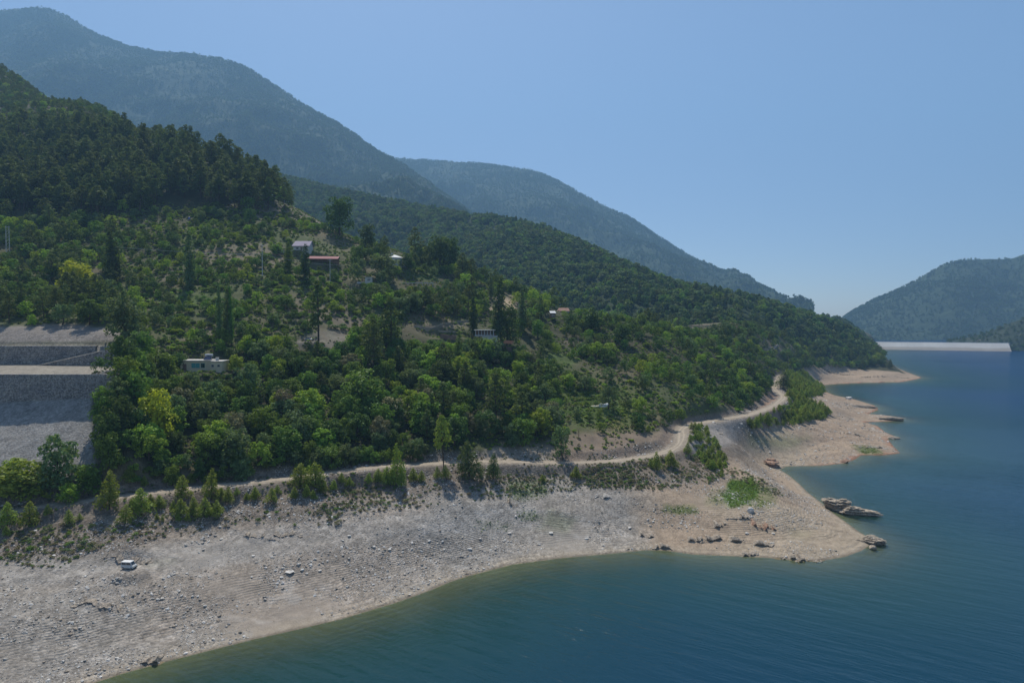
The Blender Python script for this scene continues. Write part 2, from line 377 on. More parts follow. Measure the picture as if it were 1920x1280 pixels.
# scrub belt and everything above the old full-water line
zl = 13.6+2.6*sstep(50, 600, PU)-2.0*sstep(900, 1300, PU)
belt = sstep(-2.2, 1.2, Z-zl+(n1-.5)*7)
lay(belt*(1-hb)*.85, SCRUB); lay(belt*sstep(.5, .66, n2*.5+n1*.5)*.6, (.19,.165,.13))
up = sstep(0, 3, Z-(rz+1.5))*(PV < 1000)*INS
up = np.where((PU > 1480) & (PV > 725), 0, up); up = np.where(PU > 1300, up*sstep(930, 760, PV), up)
lay(up*.95, (.135,.118,.068)); lay(up*sstep(.34, .52, n1)*.85, OLIVE); lay(up*sstep(.42, .58, fbm(XX*.02, YY*.02, 47, 4))*.75, (.085,.105,.04))
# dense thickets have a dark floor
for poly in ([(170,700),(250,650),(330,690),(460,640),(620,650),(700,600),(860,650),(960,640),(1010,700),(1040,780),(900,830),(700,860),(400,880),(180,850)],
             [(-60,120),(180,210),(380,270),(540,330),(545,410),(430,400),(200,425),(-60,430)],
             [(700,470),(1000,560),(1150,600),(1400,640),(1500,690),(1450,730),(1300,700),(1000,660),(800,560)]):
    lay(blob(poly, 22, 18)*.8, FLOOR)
lay(blob([(-80,880),(-80,755),(172,745),(176,870),(140,900)], 6, 6), SCREE)
wl = wU*sstep(251, 252, YY)*sstep(314, 311, YY); lay(wl*.95*sstep(225, 208, PU), TANB)
lay(blob([(-80,645),(-80,606),(40,612),(120,606),(215,615),(245,640)], 5, 10), (.26,.232,.205))
BARE = [([(420,450),(520,455),(545,475),(540,500),(470,510),(380,500),(360,475)], (.32,.255,.19)), ([(560,545),(640,570),(690,600),(700,640),(640,640),(590,600),(545,570)], (.28,.225,.165)),
 ([(460,370),(545,392),(600,410),(590,425),(500,415),(440,400)], (.30,.25,.19)), ([(560,625),(650,620),(660,645),(600,652),(555,645)], (.36,.32,.28)),
 ([(370,600),(420,612),(410,640),(340,640)], (.33,.26,.21)), ([(520,555),(600,590),(620,640),(560,600)], (.26,.21,.155)), ([(300,500),(360,505),(350,530),(290,530)], (.27,.215,.16)),
 ([(925,560),(962,556),(968,580),(925,590)], (.52,.40,.27)), ([(1140,782),(1180,780),(1176,797),(1140,800)], (.36,.20,.135)),
 ([(1040,735),(1090,745),(1080,768),(1050,765)], (.18,.15,.09)), ([(1100,810),(1260,810),(1262,836),(1190,850),(1090,862),(1010,855),(1030,820)], (.27,.205,.155)),
 ([(1290,595),(1330,592),(1350,612),(1345,625),(1300,628),(1270,614)], (.22,.175,.12)), ([(770,610),(870,604),(880,616),(800,622)], (.42,.33,.25)),
 ([(1420,640),(1480,645),(1480,665),(1430,668)], (.30,.24,.18)), ([(1060,632),(1110,630),(1110,645),(1060,642)], (.36,.29,.22)),
 ([(920,830),(1010,830),(1060,850),(1040,866),(900,868)], (.36,.305,.24)), ([(620,590),(720,600),(700,620),(640,620)], (.27,.22,.16)),
 ([(1290,800),(1400,782),(1390,820),(1340,850),(1300,850)], (.31,.285,.26)), ([(1440,735),(1470,740),(1462,765),(1430,770)], (.40,.26,.18))]
BARE = [(p_, c_ if c_[0] > .5 or min(q[1] for q in p_) > 770 else tuple(k*.72 for k in c_)) for p_, c_ in BARE]
for i, (poly, col) in enumerate(BARE): lay(blob(poly, 9, 22, 60+i)*(.8 if min(q[1] for q in poly) > 660 or col[0] > .5 else .6), col)
GR = [([(1040,728),(1170,728),(1185,780),(1175,806),(1090,800),(1050,780)], .5, 12), ([(980,700),(1060,690),(1200,720),(1230,780),(1180,800),(1040,800)], .3, 16), ([(330,430),(520,425),(700,480),(640,500),(500,450),(340,450)], .25, 16), ([(1372,900),(1412,893),(1422,905),(1418,925),(1402,948),(1370,950),(1356,935)], 1, 3), ([(1408,905),(1450,915),(1455,940),(1420,952),(1400,945)], .5, 9), ([(1245,947),(1300,950),(1310,960),(1270,963),(1240,958)], .75, 4),
 ([(1330,920),(1372,915),(1372,945),(1330,945)], .4, 9), ([(968,960),(995,958),(1008,968),(1000,976),(975,974)], .8, 3), ([(960,905),(1020,900),(1030,925),(980,940),(950,930)], .5, 8), ([(895,980),(960,982),(950,990),(900,990)], .45, 5),
 ([(1015,650),(1080,665),(1070,690),(1020,690)], .7, 10), ([(270,1050),(335,1046),(330,1055),(280,1062)], .35, 6), ([(1025,955),(1080,975),(1060,1000),(1010,990)], .3, 10), ([(1600,835),(1640,840),(1655,850),(1620,853)], .75, 3),
 ([(300,545),(420,545),(420,580),(300,575)], .6, 9), ([(1400,815),(1520,820),(1480,840),(1400,835)], .35, 9), ([(760,495),(830,515),(820,530),(760,520)], .6, 6), ([(1480,990),(1530,1000),(1520,1010),(1480,1005)], .15, 8)]
for i, (poly, s_, soft) in enumerate(GR): lay(blob(poly, soft+2, 12, 90+i)*s_*sstep(.0, .5, n2+.15*n1), GRASS)
# the worn track along the shore terrace
TR = [ground(u, v) for u, v in [(0,1075),(120,1068),(200,1062),(300,1050),(420,1035),(560,1012),(680,995),(800,985),(900,975),(980,965)]]
td = np.full(Z.shape, 1e6); mk = (YY > 150) & (YY < 300) & (PU < 1100); td[mk], _ = seg_dist(XX[mk], YY[mk], smooth_line(TR, 40))
lay(sstep(9, 3, td+(n1-.5)*9)*.65, (.36,.335,.30))
lay(sstep(5.2, 2.6, rd+(n2-.5)*3)*INS, (.31,.262,.205))
C *= .87*(.86+.28*n2)[..., None]
wet = np.where(INS, sstep(1.6, .3, SD+(n2-.5)*1.2), 1); C *= (1-.45*wet)[..., None]
bedm = np.where(INS, 0, 1.0); C = C*(1-bedm[..., None])+np.array((.20,.155,.085))*(.7+.6*n1)[..., None]*bedm[..., None]
# 1 where loose stones cover the ground
C = np.where(((YY > 980) & INS & (SD > 14))[..., None], np.array(FLOOR), C)
stony = np.clip(INS*(1-up)*(1-.35*head)*sstep(.3, .6, n1+.15)+wU*wY*.8, 0, 1)
def grid_faces(nr, nc):
    i = np.arange(nr*nc).reshape(nr, nc)
    return np.stack([i[:-1, :-1], i[:-1, 1:], i[1:, 1:], i[1:, :-1]], -1).reshape(-1, 4)
def ground_mat(name, strength=.5):
    m, nt, out = new_mat(name); p = N(nt, 'BsdfPrincipled'); L(nt, p.outputs[0], out.inputs[0]); p.inputs['Roughness'].default_value = .92; p.inputs['Specular IOR Level'].default_value = .15
    geo = N(nt, 'NewGeometry').outputs['Position']; at_ = N(nt, 'Attribute'); at_.attribute_name = 'soil'; sy = N(nt, 'Attribute'); sy.attribute_name = 'stony'
    vo = N(nt, 'TexVoronoi'); vo.inputs['Scale'].default_value = 1.5; L(nt, geo, vo.inputs['Vector'])
    vo2 = N(nt, 'TexVoronoi'); vo2.inputs['Scale'].default_value = .55; L(nt, geo, vo2.inputs['Vector'])
    bw = N(nt, 'RGBToBW'); L(nt, vo.outputs['Color'], bw.inputs[0]); bw2 = N(nt, 'RGBToBW'); L(nt, vo2.outputs['Color'], bw2.inputs[0])
    fine = noise_(nt, 2.2, 6, .7, geo); mid = noise_(nt, .35, 5, .6, geo)
    v1 = math_(nt, 'MULTIPLY_ADD', bw.outputs[0], .75); v1.node.inputs[2].default_value = .62
    v2 = math_(nt, 'MULTIPLY_ADD', bw2.outputs[0], .5); v2.node.inputs[2].default_value = .75
    v = math_(nt, 'MULTIPLY', v1, v2)
    one = math_(nt, 'SUBTRACT', 1.0, sy.outputs['Fac']); st = math_(nt, 'ADD', math_(nt, 'MULTIPLY', v, sy.outputs['Fac']), one)
    fv = math_(nt, 'MULTIPLY_ADD', fine, .7); fv.node.inputs[2].default_value = .65
    mv = math_(nt, 'MULTIPLY_ADD', mid, .5); mv.node.inputs[2].default_value = .75
    k = math_(nt, 'MULTIPLY', math_(nt, 'MULTIPLY', st, fv), mv)
    comb = N(nt, 'CombineColor'); [L(nt, k, comb.inputs[i]) for i in range(3)]
    L(nt, mixc(nt, 1.0, at_.outputs['Color'], comb.outputs[0], 'MULTIPLY'), p.inputs['Base Color'])
    # drawdown lines: small level steps cut by the falling water
    sep = N(nt, 'SeparateXYZ'); L(nt, geo, sep.inputs[0])
    zz = math_(nt, 'MULTIPLY_ADD', noise_(nt, .12, 3, .5, geo), .5); L(nt, sep.outputs[2], zz.node.inputs[2])
    stp = math_(nt, 'FRACT', math_(nt, 'MULTIPLY', zz, 1.55)); tri = math_(nt, 'PINGPONG', math_(nt, 'MULTIPLY', zz, 2.7), .5)
    mr = N(nt, 'MapRange'); mr.inputs['From Min'].default_value = 9.0; mr.inputs['From Max'].default_value = 5.5; L(nt, sep.outputs[2], mr.inputs['Value'])
    pn = ramp_(nt, noise_(nt, .03, 3, .5, geo), .38, .60)
    hs = math_(nt, 'MULTIPLY', math_(nt, 'MULTIPLY', tri, mr.outputs[0]), math_(nt, 'MULTIPLY', pn, .85))
    dis = math_(nt, 'MULTIPLY', vo.outputs['Distance'], sy.outputs['Fac'])
    h = math_(nt, 'ADD', math_(nt, 'MULTIPLY', dis, -.5), math_(nt, 'ADD', math_(nt, 'MULTIPLY', fine, .4), hs))
    b = N(nt, 'Bump'); b.inputs['Strength'].default_value = strength; b.inputs['Distance'].default_value = .9; L(nt, h, b.inputs['Height']); L(nt, b.outputs[0], p.inputs['Normal'])
    return m
M_ground = ground_mat('ground_stones_and_soil')
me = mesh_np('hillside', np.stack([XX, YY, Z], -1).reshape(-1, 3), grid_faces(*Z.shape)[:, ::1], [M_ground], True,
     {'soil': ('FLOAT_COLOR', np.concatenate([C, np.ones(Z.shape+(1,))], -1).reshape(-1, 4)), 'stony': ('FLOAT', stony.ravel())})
tag(link('hillside', me), kind='structure')

# road surface: a strip on the levelled bed
rl = smooth_line(ROAD, 420); tg = np.gradient(rl, axis=0); nn = np.c_[-tg[:, 1], tg[:, 0]]; nn /= np.linalg.norm(nn, axis=1)[:, None]
rows = []
for i in range(len(rl)):
    wv = 2.05+.4*math.sin(i*.21)+RNG.uniform(-.25, .25)
    for k in np.linspace(-1, 1, 7):
        x, y = rl[i, 0]+nn[i, 0]*wv*k, rl[i, 1]+nn[i, 1]*wv*k; rows.append((x, y, zat(x, y)+.10-.09*abs(k)**3))
def road_mat():
    m, nt, out = new_mat('dirt_road'); p = N(nt, 'BsdfPrincipled'); L(nt, p.outputs[0], out.inputs[0]); p.inputs['Roughness'].default_value = .95
    geo = N(nt, 'NewGeometry').outputs['Position']
    c = ramp_(nt, noise_(nt, .5, 6, .65, geo), .3, .7, (.27,.225,.17), (.42,.36,.285)); ac_ = N(nt, 'Attribute'); ac_.attribute_name = 'across'
    rut = ramp_(nt, math_(nt, 'ABSOLUTE', math_(nt, 'SUBTRACT', math_(nt, 'ABSOLUTE', ac_.outputs['Fac']), .45)), .08, .25, (1.08,1.05,1.0), (.80,.79,.76)); L(nt, mixc(nt, .9, c, rut, 'MULTIPLY'), p.inputs['Base Color'])
    b = N(nt, 'Bump'); b.inputs['Strength'].default_value = .4; L(nt, noise_(nt, 2, 5, .6, geo), b.inputs['Height']); L(nt, b.outputs[0], p.inputs['Normal']); return m
me = mesh_np('dirt_road', rows, grid_faces(len(rl), 7), [road_mat()], True, {'across': ('FLOAT', np.tile(np.linspace(-1, 1, 7), len(rl)))}); tag(link('dirt_road', me), kind='structure')

# ------------------------------------------------------------------ water
def water_mat():
    m, nt, out = new_mat('lake_water')
    geo = N(nt, 'NewGeometry').outputs['Position']; at_ = N(nt, 'Attribute'); at_.attribute_name = 'depth'
    vr = N(nt, 'VectorRotate'); vr.rotation_type = 'Z_AXIS'; vr.inputs['Angle'].default_value = math.radians(34); L(nt, geo, vr.inputs['Vector']); geo2 = vr.outputs[0]
    mp = N(nt, 'Mapping'); mp.inputs['Scale'].default_value = (.4, 1.0, 1); L(nt, geo2, mp.inputs[0])
    mp2 = N(nt, 'Mapping'); mp2.inputs['Scale'].default_value = (.22, 1.0, 1); L(nt, geo2, mp2.inputs[0])
    a = noise_(nt, .75, 4, .6, mp.outputs[0]); b = noise_(nt, .26, 3, .5, mp2.outputs[0]); patch = noise_(nt, .008, 3, .5, geo)
    h = math_(nt, 'ADD', math_(nt, 'MULTIPLY', a, .35), math_(nt, 'MULTIPLY', b, 1.0))
    bp = N(nt, 'Bump'); bp.inputs['Distance'].default_value = 1.0; L(nt, h, bp.inputs['Height'])
    ps = math_(nt, 'MULTIPLY_ADD', ramp_(nt, patch, .35, .65), .45); ps.node.inputs[2].default_value = .20; L(nt, ps, bp.inputs['Strength'])
    r = N(nt, 'ValToRGB'); e = r.color_ramp.elements; L(nt, math_(nt, 'MULTIPLY', at_.outputs['Fac'], 1/30), r.inputs[0])
    e[0].position = 0; e[0].color = (.030,.058,.040,1); e[1].position = 1; e[1].color = (.001,.030,.088,1)
    x = e.new(.10); x.color = (.005,.047,.046,1); x = e.new(.35); x.color = (.002,.035,.054,1)
    body = N(nt, 'BsdfDiffuse'); L(nt, r.outputs[0], body.inputs[0]); tr = N(nt, 'BsdfTransparent'); tr.inputs[0].default_value = (.70,.86,.80,1)
    f = math_(nt, 'SUBTRACT', 1.0, math_(nt, 'POWER', 2.71828, math_(nt, 'MULTIPLY', at_.outputs['Fac'], -.38)))
    s1 = N(nt, 'MixShader'); L(nt, f, s1.inputs[0]); L(nt, tr.outputs[0], s1.inputs[1]); L(nt, body.outputs[0], s1.inputs[2])
    g = N(nt, 'BsdfGlossy'); g.inputs['Roughness'].default_value = .12; L(nt, bp.outputs[0], g.inputs['Normal'])
    fr = N(nt, 'Fresnel'); fr.inputs['IOR'].default_value = 1.33; L(nt, bp.outputs[0], fr.inputs['Normal'])
    fm = math_(nt, 'MINIMUM', fr.outputs[0], .30)
    s2 = N(nt, 'MixShader'); L(nt, fm, s2.inputs[0]); L(nt, s1.outputs[0], s2.inputs[1]); L(nt, g.outputs[0], s2.inputs[2]); L(nt, s2.outputs[0], out.inputs[0]); return m
wa = np.linspace(-1.4, 1.7, 420); wl_ = np.linspace(math.log(40), math.log(2700), 320)
WA, WL = np.meshgrid(wa, wl_); WY = np.exp(WL); WX = WA*WY
wsd, _ = seg_dist(WX, WY, LAND, True); win = inside(WX, WY, LAND); dep = np.where(win, 0, np.minimum(.15*wsd+.008*wsd**1.35, 45))
me = mesh_np('water', np.stack([WX, WY, 0*WX], -1).reshape(-1, 3), grid_faces(*WX.shape), [water_mat()], True, {'depth': ('FLOAT', dep.ravel())})
tag(link('water', me), kind='structure')
# lake floor and far land under everything, out to the horizon
b = MB(); b.add([(-8900,-590,-140),(8900,-590,-140),(8900,9400,-140),(-8900,9400,-140)], [(0,1,2,3)])
tag(b.build('ground', simple_mat('deep_ground', (.10,.09,.06))), kind='structure')

# ------------------------------------------------------------------ mountains and ridges
def forest_mat(name, dark, light, rock, rock_amt, sc1=.02):
    m, nt, out = new_mat(name); p = N(nt, 'BsdfPrincipled'); L(nt, p.outputs[0], out.inputs[0]); p.inputs['Roughness'].default_value = .95; p.inputs['Specular IOR Level'].default_value = .1
    geo = N(nt, 'NewGeometry').outputs['Position']
    c = ramp_(nt, noise_(nt, sc1, 6, .65, geo), .35, .65, dark, light)
    r = ramp_(nt, noise_(nt, .012, 8, .72, geo), .62-rock_amt, .72-rock_amt)
    L(nt, mixc(nt, r, c, rock), p.inputs['Base Color'])
    b = N(nt, 'Bump'); b.inputs['Strength'].default_value = 1; b.inputs['Distance'].default_value = 6; L(nt, noise_(nt, .11, 4, .6, geo), b.inputs['Height']); L(nt, b.outputs[0], p.inputs['Normal'])
    return m
RIDGES = {}
def ridge(name, prof_, foot_frac, foot_z, amp, gully, mat, seed, back=1.35, shape=1.0, du=5.0, nrow=150, far=1.0):
    """prof_: (u, v, Y) crest points; foot_frac: distance of the foot as a fraction of the crest distance"""
    P = np.array(prof_, float); P[:, 2] *= far; us = np.arange(P[0, 0], P[-1, 0], du)
    v = np.interp(us, P[:, 0], P[:, 1]); Yc = np.interp(us, P[:, 0], P[:, 2]); ff = np.interp(us, *foot_frac) if isinstance(foot_frac, tuple) else foot_frac; foot_z = np.interp(us, *foot_z) if isinstance(foot_z, tuple) else foot_z
    kk = np.ones(9)/9; v = np.convolve(np.pad(v, 4, 'edge'), kk, 'valid'); Yc = np.convolve(np.pad(Yc, 4, 'edge'), kk, 'valid')
    a, t = px_ray(us, v); zc = CAMZ+t*Yc
    s = np.r_[np.linspace(0, 1, nrow), np.linspace(1, 2, 40)[1:]]
    S, A_ = np.meshgrid(s, a, indexing='ij'); Yf = Yc*ff
    Y = np.where(S <= 1, Yf+(Yc-Yf)*S, Yc+(Yc*back-Yc)*(S-1)); X = A_*Y
    hz = np.where(S <= 1, foot_z+(zc-foot_z)*S**shape, zc-(zc-foot_z+40)*(S-1)**1.2)
    n = fbm(X/gully+fbm(X/gully*.7, Y/gully*.7, seed+3)*.8, Y/gully*.6, seed, 5, True)
    ed = np.clip(np.minimum(S*4, np.where(S <= 1, (1-S)*3.0, (S-1)*3)), 0, 1)
    hz = hz+(n-.6)*amp*ed*np.minimum(1, (zc[None]-20)/70).clip(.15, 1)+(fbm(X/30, Y/30, seed+9, 3)-.5)*amp*.07
    hz = np.minimum(hz, CAMZ+np.where(S < 1, np.interp(A_, a, t)*Y+2, 1e9)) if False else hz
    me = mesh_np(name, np.stack([X, Y, hz], -1).reshape(-1, 3), grid_faces(*X.shape)[:, ::-1], [mat], True)
    o = tag(link(name, me), kind='structure'); RIDGES[name+str(seed)] = (X, Y, hz); return o
MAT_FOR = forest_mat('mountain_forest', (.030,.050,.022), (.046,.066,.030), (.085,.080,.066), -.08)
MAT_FOR2 = forest_mat('ridge_forest', (.022,.036,.016), (.045,.065,.025), (.12,.10,.07), -.07)
ridge('mountain', [(-500,95,3300),(-300,60,3300),(-80,30,3200),(0,20,3150),(60,14,3100),(95,16,3100),(130,33,3080),(180,65,3050),(250,90,3000),(300,99,2950),(350,101,2900),(420,110,2850),(460,125,2800),(500,150,2750),
  (540,178,2700),(580,202,2650),(640,235,2600),(680,262,2550),(710,286,2500),(745,300,2450),(800,342,2380),(870,390,2250),(930,430,2150),(1000,480,2100)], .47, 110, 430, 700, MAT_FOR, 3, far=1.75)
ridge('mountain', [(600,330,3900),(700,298,3800),(740,297,3750),(800,300,3700),(850,304,3650),(905,306,3600),(960,315,3500),(1000,318,3450),(1060,345,3350),(1110,374,3300),(1130,386,3250),(1170,400,3200),(1200,420,3150),
  (1250,455,3050),(1330,500,2900),(1400,530,2750),(1440,553,2700),(1480,580,2600),(1530,603,2500)], .52, 60, 330, 620, MAT_FOR, 17, far=1.75)
ridge('mountain', [(1540,622,2700),(1575,601,2650),(1600,582,2650),(1650,557,2620),(1700,536,2600),(1740,513,2600),(1775,493,2600),(1800,487,2600),(1850,486,2600),(1900,486,2600),(1925,474,2580),(2000,430,2500),(2100,395,2400),(2300,370,2300),(2600,350,2200)], .77, -70, 170, 420, MAT_FOR, 29, far=1.6)
ridge('wooded_ridge', [(520,330,1900),(600,350,1850),(700,372,1750),(800,392,1650),(870,404,1550),(910,408,1500),(960,412,1430),(1000,422,1380),(1050,442,1320),(1100,464,1270),(1150,488,1220),(1200,509,1170),(1250,530,1130),(1290,541,1100),(1330,546,1080),
  (1400,560,1090),(1450,575,1115),(1500,590,1135),(1560,607,1150),(1600,624,1160),(1625,645,1165),(1645,668,1165)], ((1200,1400,1500,1650), (.60,.76,.85,.88)), ((1200,1400,1500,1560), (45,52,25,12)), 52, 170, MAT_FOR2, 41, 1.3, .9)
ridge('wooded_ridge', [(1380,560,1900),(1440,572,1850),(1480,583,1800),(1530,591,1760),(1575,602,1720),(1603,618,1690),(1622,636,1690),(1636,650,1700),(1643,657,1720)], .86, 0, 16, 120, MAT_FOR2, 53, 1.3, .8, 3, 60)
ridge('wooded_ridge', [(1775,640,1960),(1800,636,1950),(1850,624,1940),(1900,603,1900),(1960,585,1880),(2050,560,1850),(2300,520,1800),(2600,500,1700)], .93, -2, 12, 90, forest_mat('rocky_forest', (.024,.036,.020), (.042,.056,.030), (.16,.14,.12), .03), 67, 1.2, .8, 3, 60)

# ------------------------------------------------------------------ haze
def haze():
    m, nt, out = new_mat('haze'); v = N(nt, 'VolumePrincipled'); L(nt, v.outputs[0], out.inputs['Volume'])
    v.inputs['Color'].default_value = (.33, .63, 1.0, 1); v.inputs['Density'].default_value = HAZE_D; v.inputs['Anisotropy'].default_value = .15
    b = MB(); b.box(-9000, 9000, -600, 9500, -141, 2950); tag(b.build('haze', m), kind='stuff')
HAZE_D = .00012
haze()

# ------------------------------------------------------------------ walls, dam, houses, vehicles, poles, rocks
MW = {'cream': simple_mat('cream_render', (.64,.55,.38), .85, .12, .6, 0, .15), 'white': simple_mat('white_render', (.47,.47,.455), .8, .12, .7, 0, .12), 'concrete': simple_mat('concrete', (.50,.48,.44), .9, .2, .5, 0, .3),
      'slab': simple_mat('roof_slab', (.52,.50,.46), .9, .2, .6, 0, .2), 'mauve': simple_mat('mauve_sheet_roof', (.27,.23,.31), .75, .12, .4), 'red': simple_mat('red_sheet_roof', (.30,.115,.115), .8, .2, .5),
      'orange': simple_mat('orange_tile_roof', (.50,.19,.09), .75, .3, 1.2, 0, .4), 'wood': simple_mat('weathered_wood', (.17,.12,.085), .85, .35, 2.5, 0, .3), 'glass': simple_mat('window_glass', (.02,.025,.03), .08, .1, 1, 0, 0, .6),
      'teal': simple_mat('turquoise_shutter', (.09,.33,.32), .6, .15), 'metal': simple_mat('grey_metal', (.45,.46,.48), .35, .15, 1.0, .7), 'tin': simple_mat('pale_tin_roof', (.45,.47,.49), .6, .12, .5, .1), 'darkp': simple_mat('solar_panel_blue', (.02,.03,.07), .15, .1),
      'stone': simple_mat('field_stone', (.36,.30,.23), .95, .35, 1.6, 0, .8), 'brown': simple_mat('brown_plaster', (.23,.15,.11), .9, .25, .8), 'plastic': simple_mat('white_plastic_sheet', (.72,.72,.70), .45, .12, 1), 'cream_sheet': simple_mat('cream_plastic_sheet', (.66,.60,.42), .5, .15, 1),
      'blue': simple_mat('blue_plastic', (.03,.08,.36), .4, .15), 'van': simple_mat('van_paint', (.55,.56,.55), .35, .12, .9), 'vanroof': simple_mat('white_vehicle_paint', (.78,.78,.76), .35, .08), 'silver': simple_mat('silver_car_paint', (.42,.45,.48), .28, .08, .8, .5), 'tyre': simple_mat('tyre_rubber', (.02,.02,.02), .85, .2), 'lamp': simple_mat('headlamp', (.72,.70,.45), .2, .1), 'pole': simple_mat('pole_grey', (.52,.51,.49), .7, .2, .8), 'cable': simple_mat('cable_grey', (.45,.44,.42), .6, .1)}
def stone_fill(name, c0, c1, sc1):
    m, nt, out = new_mat(name); p = N(nt, 'BsdfPrincipled'); L(nt, p.outputs[0], out.inputs[0]); p.inputs['Roughness'].default_value = .9; p.inputs['Specular IOR Level'].default_value = .15
    geo = N(nt, 'NewGeometry').outputs['Position']; vo = N(nt, 'TexVoronoi'); vo.inputs['Scale'].default_value = sc1; L(nt, geo, vo.inputs['Vector'])
    bw = N(nt, 'RGBToBW'); L(nt, vo.outputs['Color'], bw.inputs[0]); sp_ = N(nt, 'SeparateXYZ'); L(nt, geo, sp_.inputs[0])
    jz = math_(nt, 'LESS_THAN', math_(nt, 'FRACT', sp_.outputs[2]), .07); jx = math_(nt, 'LESS_THAN', math_(nt, 'FRACT', math_(nt, 'MULTIPLY', sp_.outputs[0], .5)), .03)
    jj = math_(nt, 'MULTIPLY', math_(nt, 'MAXIMUM', jz, jx), .55); stain = ramp_(nt, noise_(nt, .18, 5, .65, geo), .35, .7, (.72,.72,.74), (1.12,1.08,1.0))
    L(nt, mixc(nt, jj, mixc(nt, 1.0, ramp_(nt, bw.outputs[0], .2, .8, c0, c1), stain, 'MULTIPLY'), (.06,.06,.06)), p.inputs['Base Color'])
    b = N(nt, 'Bump'); b.inputs['Strength'].default_value = 1; b.inputs['Distance'].default_value = .4; b.invert = True; L(nt, vo.outputs['Distance'], b.inputs['Height']); L(nt, b.outputs[0], p.inputs['Normal']); return m
M_gab = stone_fill('gabion_stone', (.19,.185,.185), (.42,.405,.39), 2.3)
def gabion(label, u0, u1, Y, ztop, zbot, thick=2.2):
    """stone-filled wall: front sheet of stones, flat top and back"""
    x0, x1 = (u0-960)/FPX*Y, (u1-960)/FPX*Y; n = int((x1-x0)/.7); nz = 18; xs = np.linspace(x0, x1, n); us = np.linspace(u0, u1, n); V = []
    zt, zb_ = np.array([ztop(u) for u in us]), np.array([zbot(u) for u in us])
    for k in range(nz): V.append(np.c_[xs, np.full(n, Y)+k/nz*.5+rgw.normal(0, .09, n), zb_+(zt-zb_)*k/(nz-1)])
    for dy in (thick*.5, thick): V.append(np.c_[xs, np.full(n, Y+dy), zt+.02])
    V.append(np.c_[xs, np.full(n, Y+thick), zb_-.4])
    me = mesh_np('gabion_wall', np.concatenate(V), grid_faces(len(V), n), [M_gab]); return tag(link('gabion_wall', me), label, 'retaining wall', 'stepped gabion walls above the scree')
rgw = np.random.default_rng(4)
gz = lambda u: 60.6+(min(max(u, 69), 245)-69)/176*9.0
gabion('tall grey gabion wall above the pale scree, lowest of the three', -330, 212, 251.3, lambda u: 59.95, lambda u: 49.2+.010*max(0, u))
gabion('wedge-shaped grey gabion wall in front of the climbing ramp', 66, 246, 290.0, lambda u: gz(u)+.15, lambda u: 60.0)
gabion('grey gabion wall behind the ramp below the upper dirt road', -330, 178, 297.3, lambda u: 68.75, lambda u: gz(u)-.5)
# dam
def dam():
    B0, B1 = np.array(water_pt(1622, 654.8)), np.array(water_pt(1897, 658.6)); d = B1-B0; Ld = np.linalg.norm(d); d /= Ld; nrm = np.array([-d[1], d[0]]); nrm *= np.sign(nrm[1])
    root = empty('dam', (B0[0], B0[1], 0), math.atan2(d[1], d[0])); tag(root, 'long pale concrete-faced dam closing the far end of the lake', 'dam')
    n = 120; zt = 20.5; xs = np.linspace(0, Ld, n); rows = []
    for z in np.linspace(-8, zt, 16): rows.append(np.c_[xs, np.full(n, z*1.4), np.full(n, z)])
    m, nt, out = new_mat('dam_concrete'); p = N(nt, 'BsdfPrincipled'); L(nt, p.outputs[0], out.inputs[0]); p.inputs['Roughness'].default_value = .9
    tc = N(nt, 'TexCoord').outputs['Object']; sep = N(nt, 'SeparateXYZ'); L(nt, tc, sep.inputs[0])
    zz = math_(nt, 'MULTIPLY_ADD', noise_(nt, .03, 4, .6, tc), 5.0); L(nt, sep.outputs[2], zz.node.inputs[2])
    base = ramp_(nt, math_(nt, 'MULTIPLY', zz, 1/22), .36, .56, (.40,.35,.29), (.60,.575,.53)); blot = ramp_(nt, noise_(nt, .02, 5, .7, tc), .4, .62, (.86,.86,.86), (1,1,1))
    jt = math_(nt, 'LESS_THAN', math_(nt, 'FRACT', math_(nt, 'MULTIPLY', sep.outputs[0], 1/15)), .05); L(nt, mixc(nt, math_(nt, 'MULTIPLY', jt, .25), mixc(nt, 1.0, base, blot, 'MULTIPLY'), (.35,.33,.30)), p.inputs['Base Color'])
    link('face', mesh_np('face', np.concatenate(rows), grid_faces(16, n), [m]), root)
    b = MB(); b.box(-6, Ld+4, zt*1.4, zt*1.4+10, -8, zt-.6); b.build('crest', MW['concrete'], root)
    b = MB(); b.box(-6, Ld+4, zt*1.4+.05, zt*1.4+.8, zt-.6, zt+1.1); b.build('parapet', MW['concrete'], root)
    b = MB(); b.add([(-6, zt*1.4+10.2, zt-.8), (Ld+4, zt*1.4+10.2, zt-.8), (Ld+4, zt*1.4+260, -140), (-6, zt*1.4+260, -140)], [(0,1,2,3)]); b.build('rear_slope', MW['stone'], root)
dam()
# house pieces, each in the house's own frame: x along the front, y away from the viewer
def window(root, x, z, wd, h, yf, frame='white', pane='glass'):
    t = .12; m = MB(); m.box(x-wd/2-t, x+wd/2+t, yf-.10, yf-.003, z-t, z).box(x-wd/2-t, x+wd/2+t, yf-.10, yf-.003, z+h, z+h+t).box(x-wd/2-t, x-wd/2, yf-.10, yf-.003, z, z+h).box(x+wd/2, x+wd/2+t, yf-.10, yf-.003, z, z+h).box(x-.04, x+.04, yf-.09, yf-.05, z, z+h)
    f = m.build('window', MW[frame], root); b = MB(); b.box(x-wd/2+.004, x+wd/2-.004, yf-.045, yf-.006, z+.004, z+h-.004); b.build('pane', MW[pane], f); return f
def door(root, x, wd, h, yf, mat='wood', z=0):
    b = MB(); b.box(x-wd/2, x+wd/2, yf-.07, yf-.003, z, z+h); d = b.build('door', MW[mat], root); b = MB(); b.box(x+wd*.32, x+wd*.40, yf-.12, yf-.072, z+h*.45, z+h*.53); b.build('handle', MW['metal'], d)
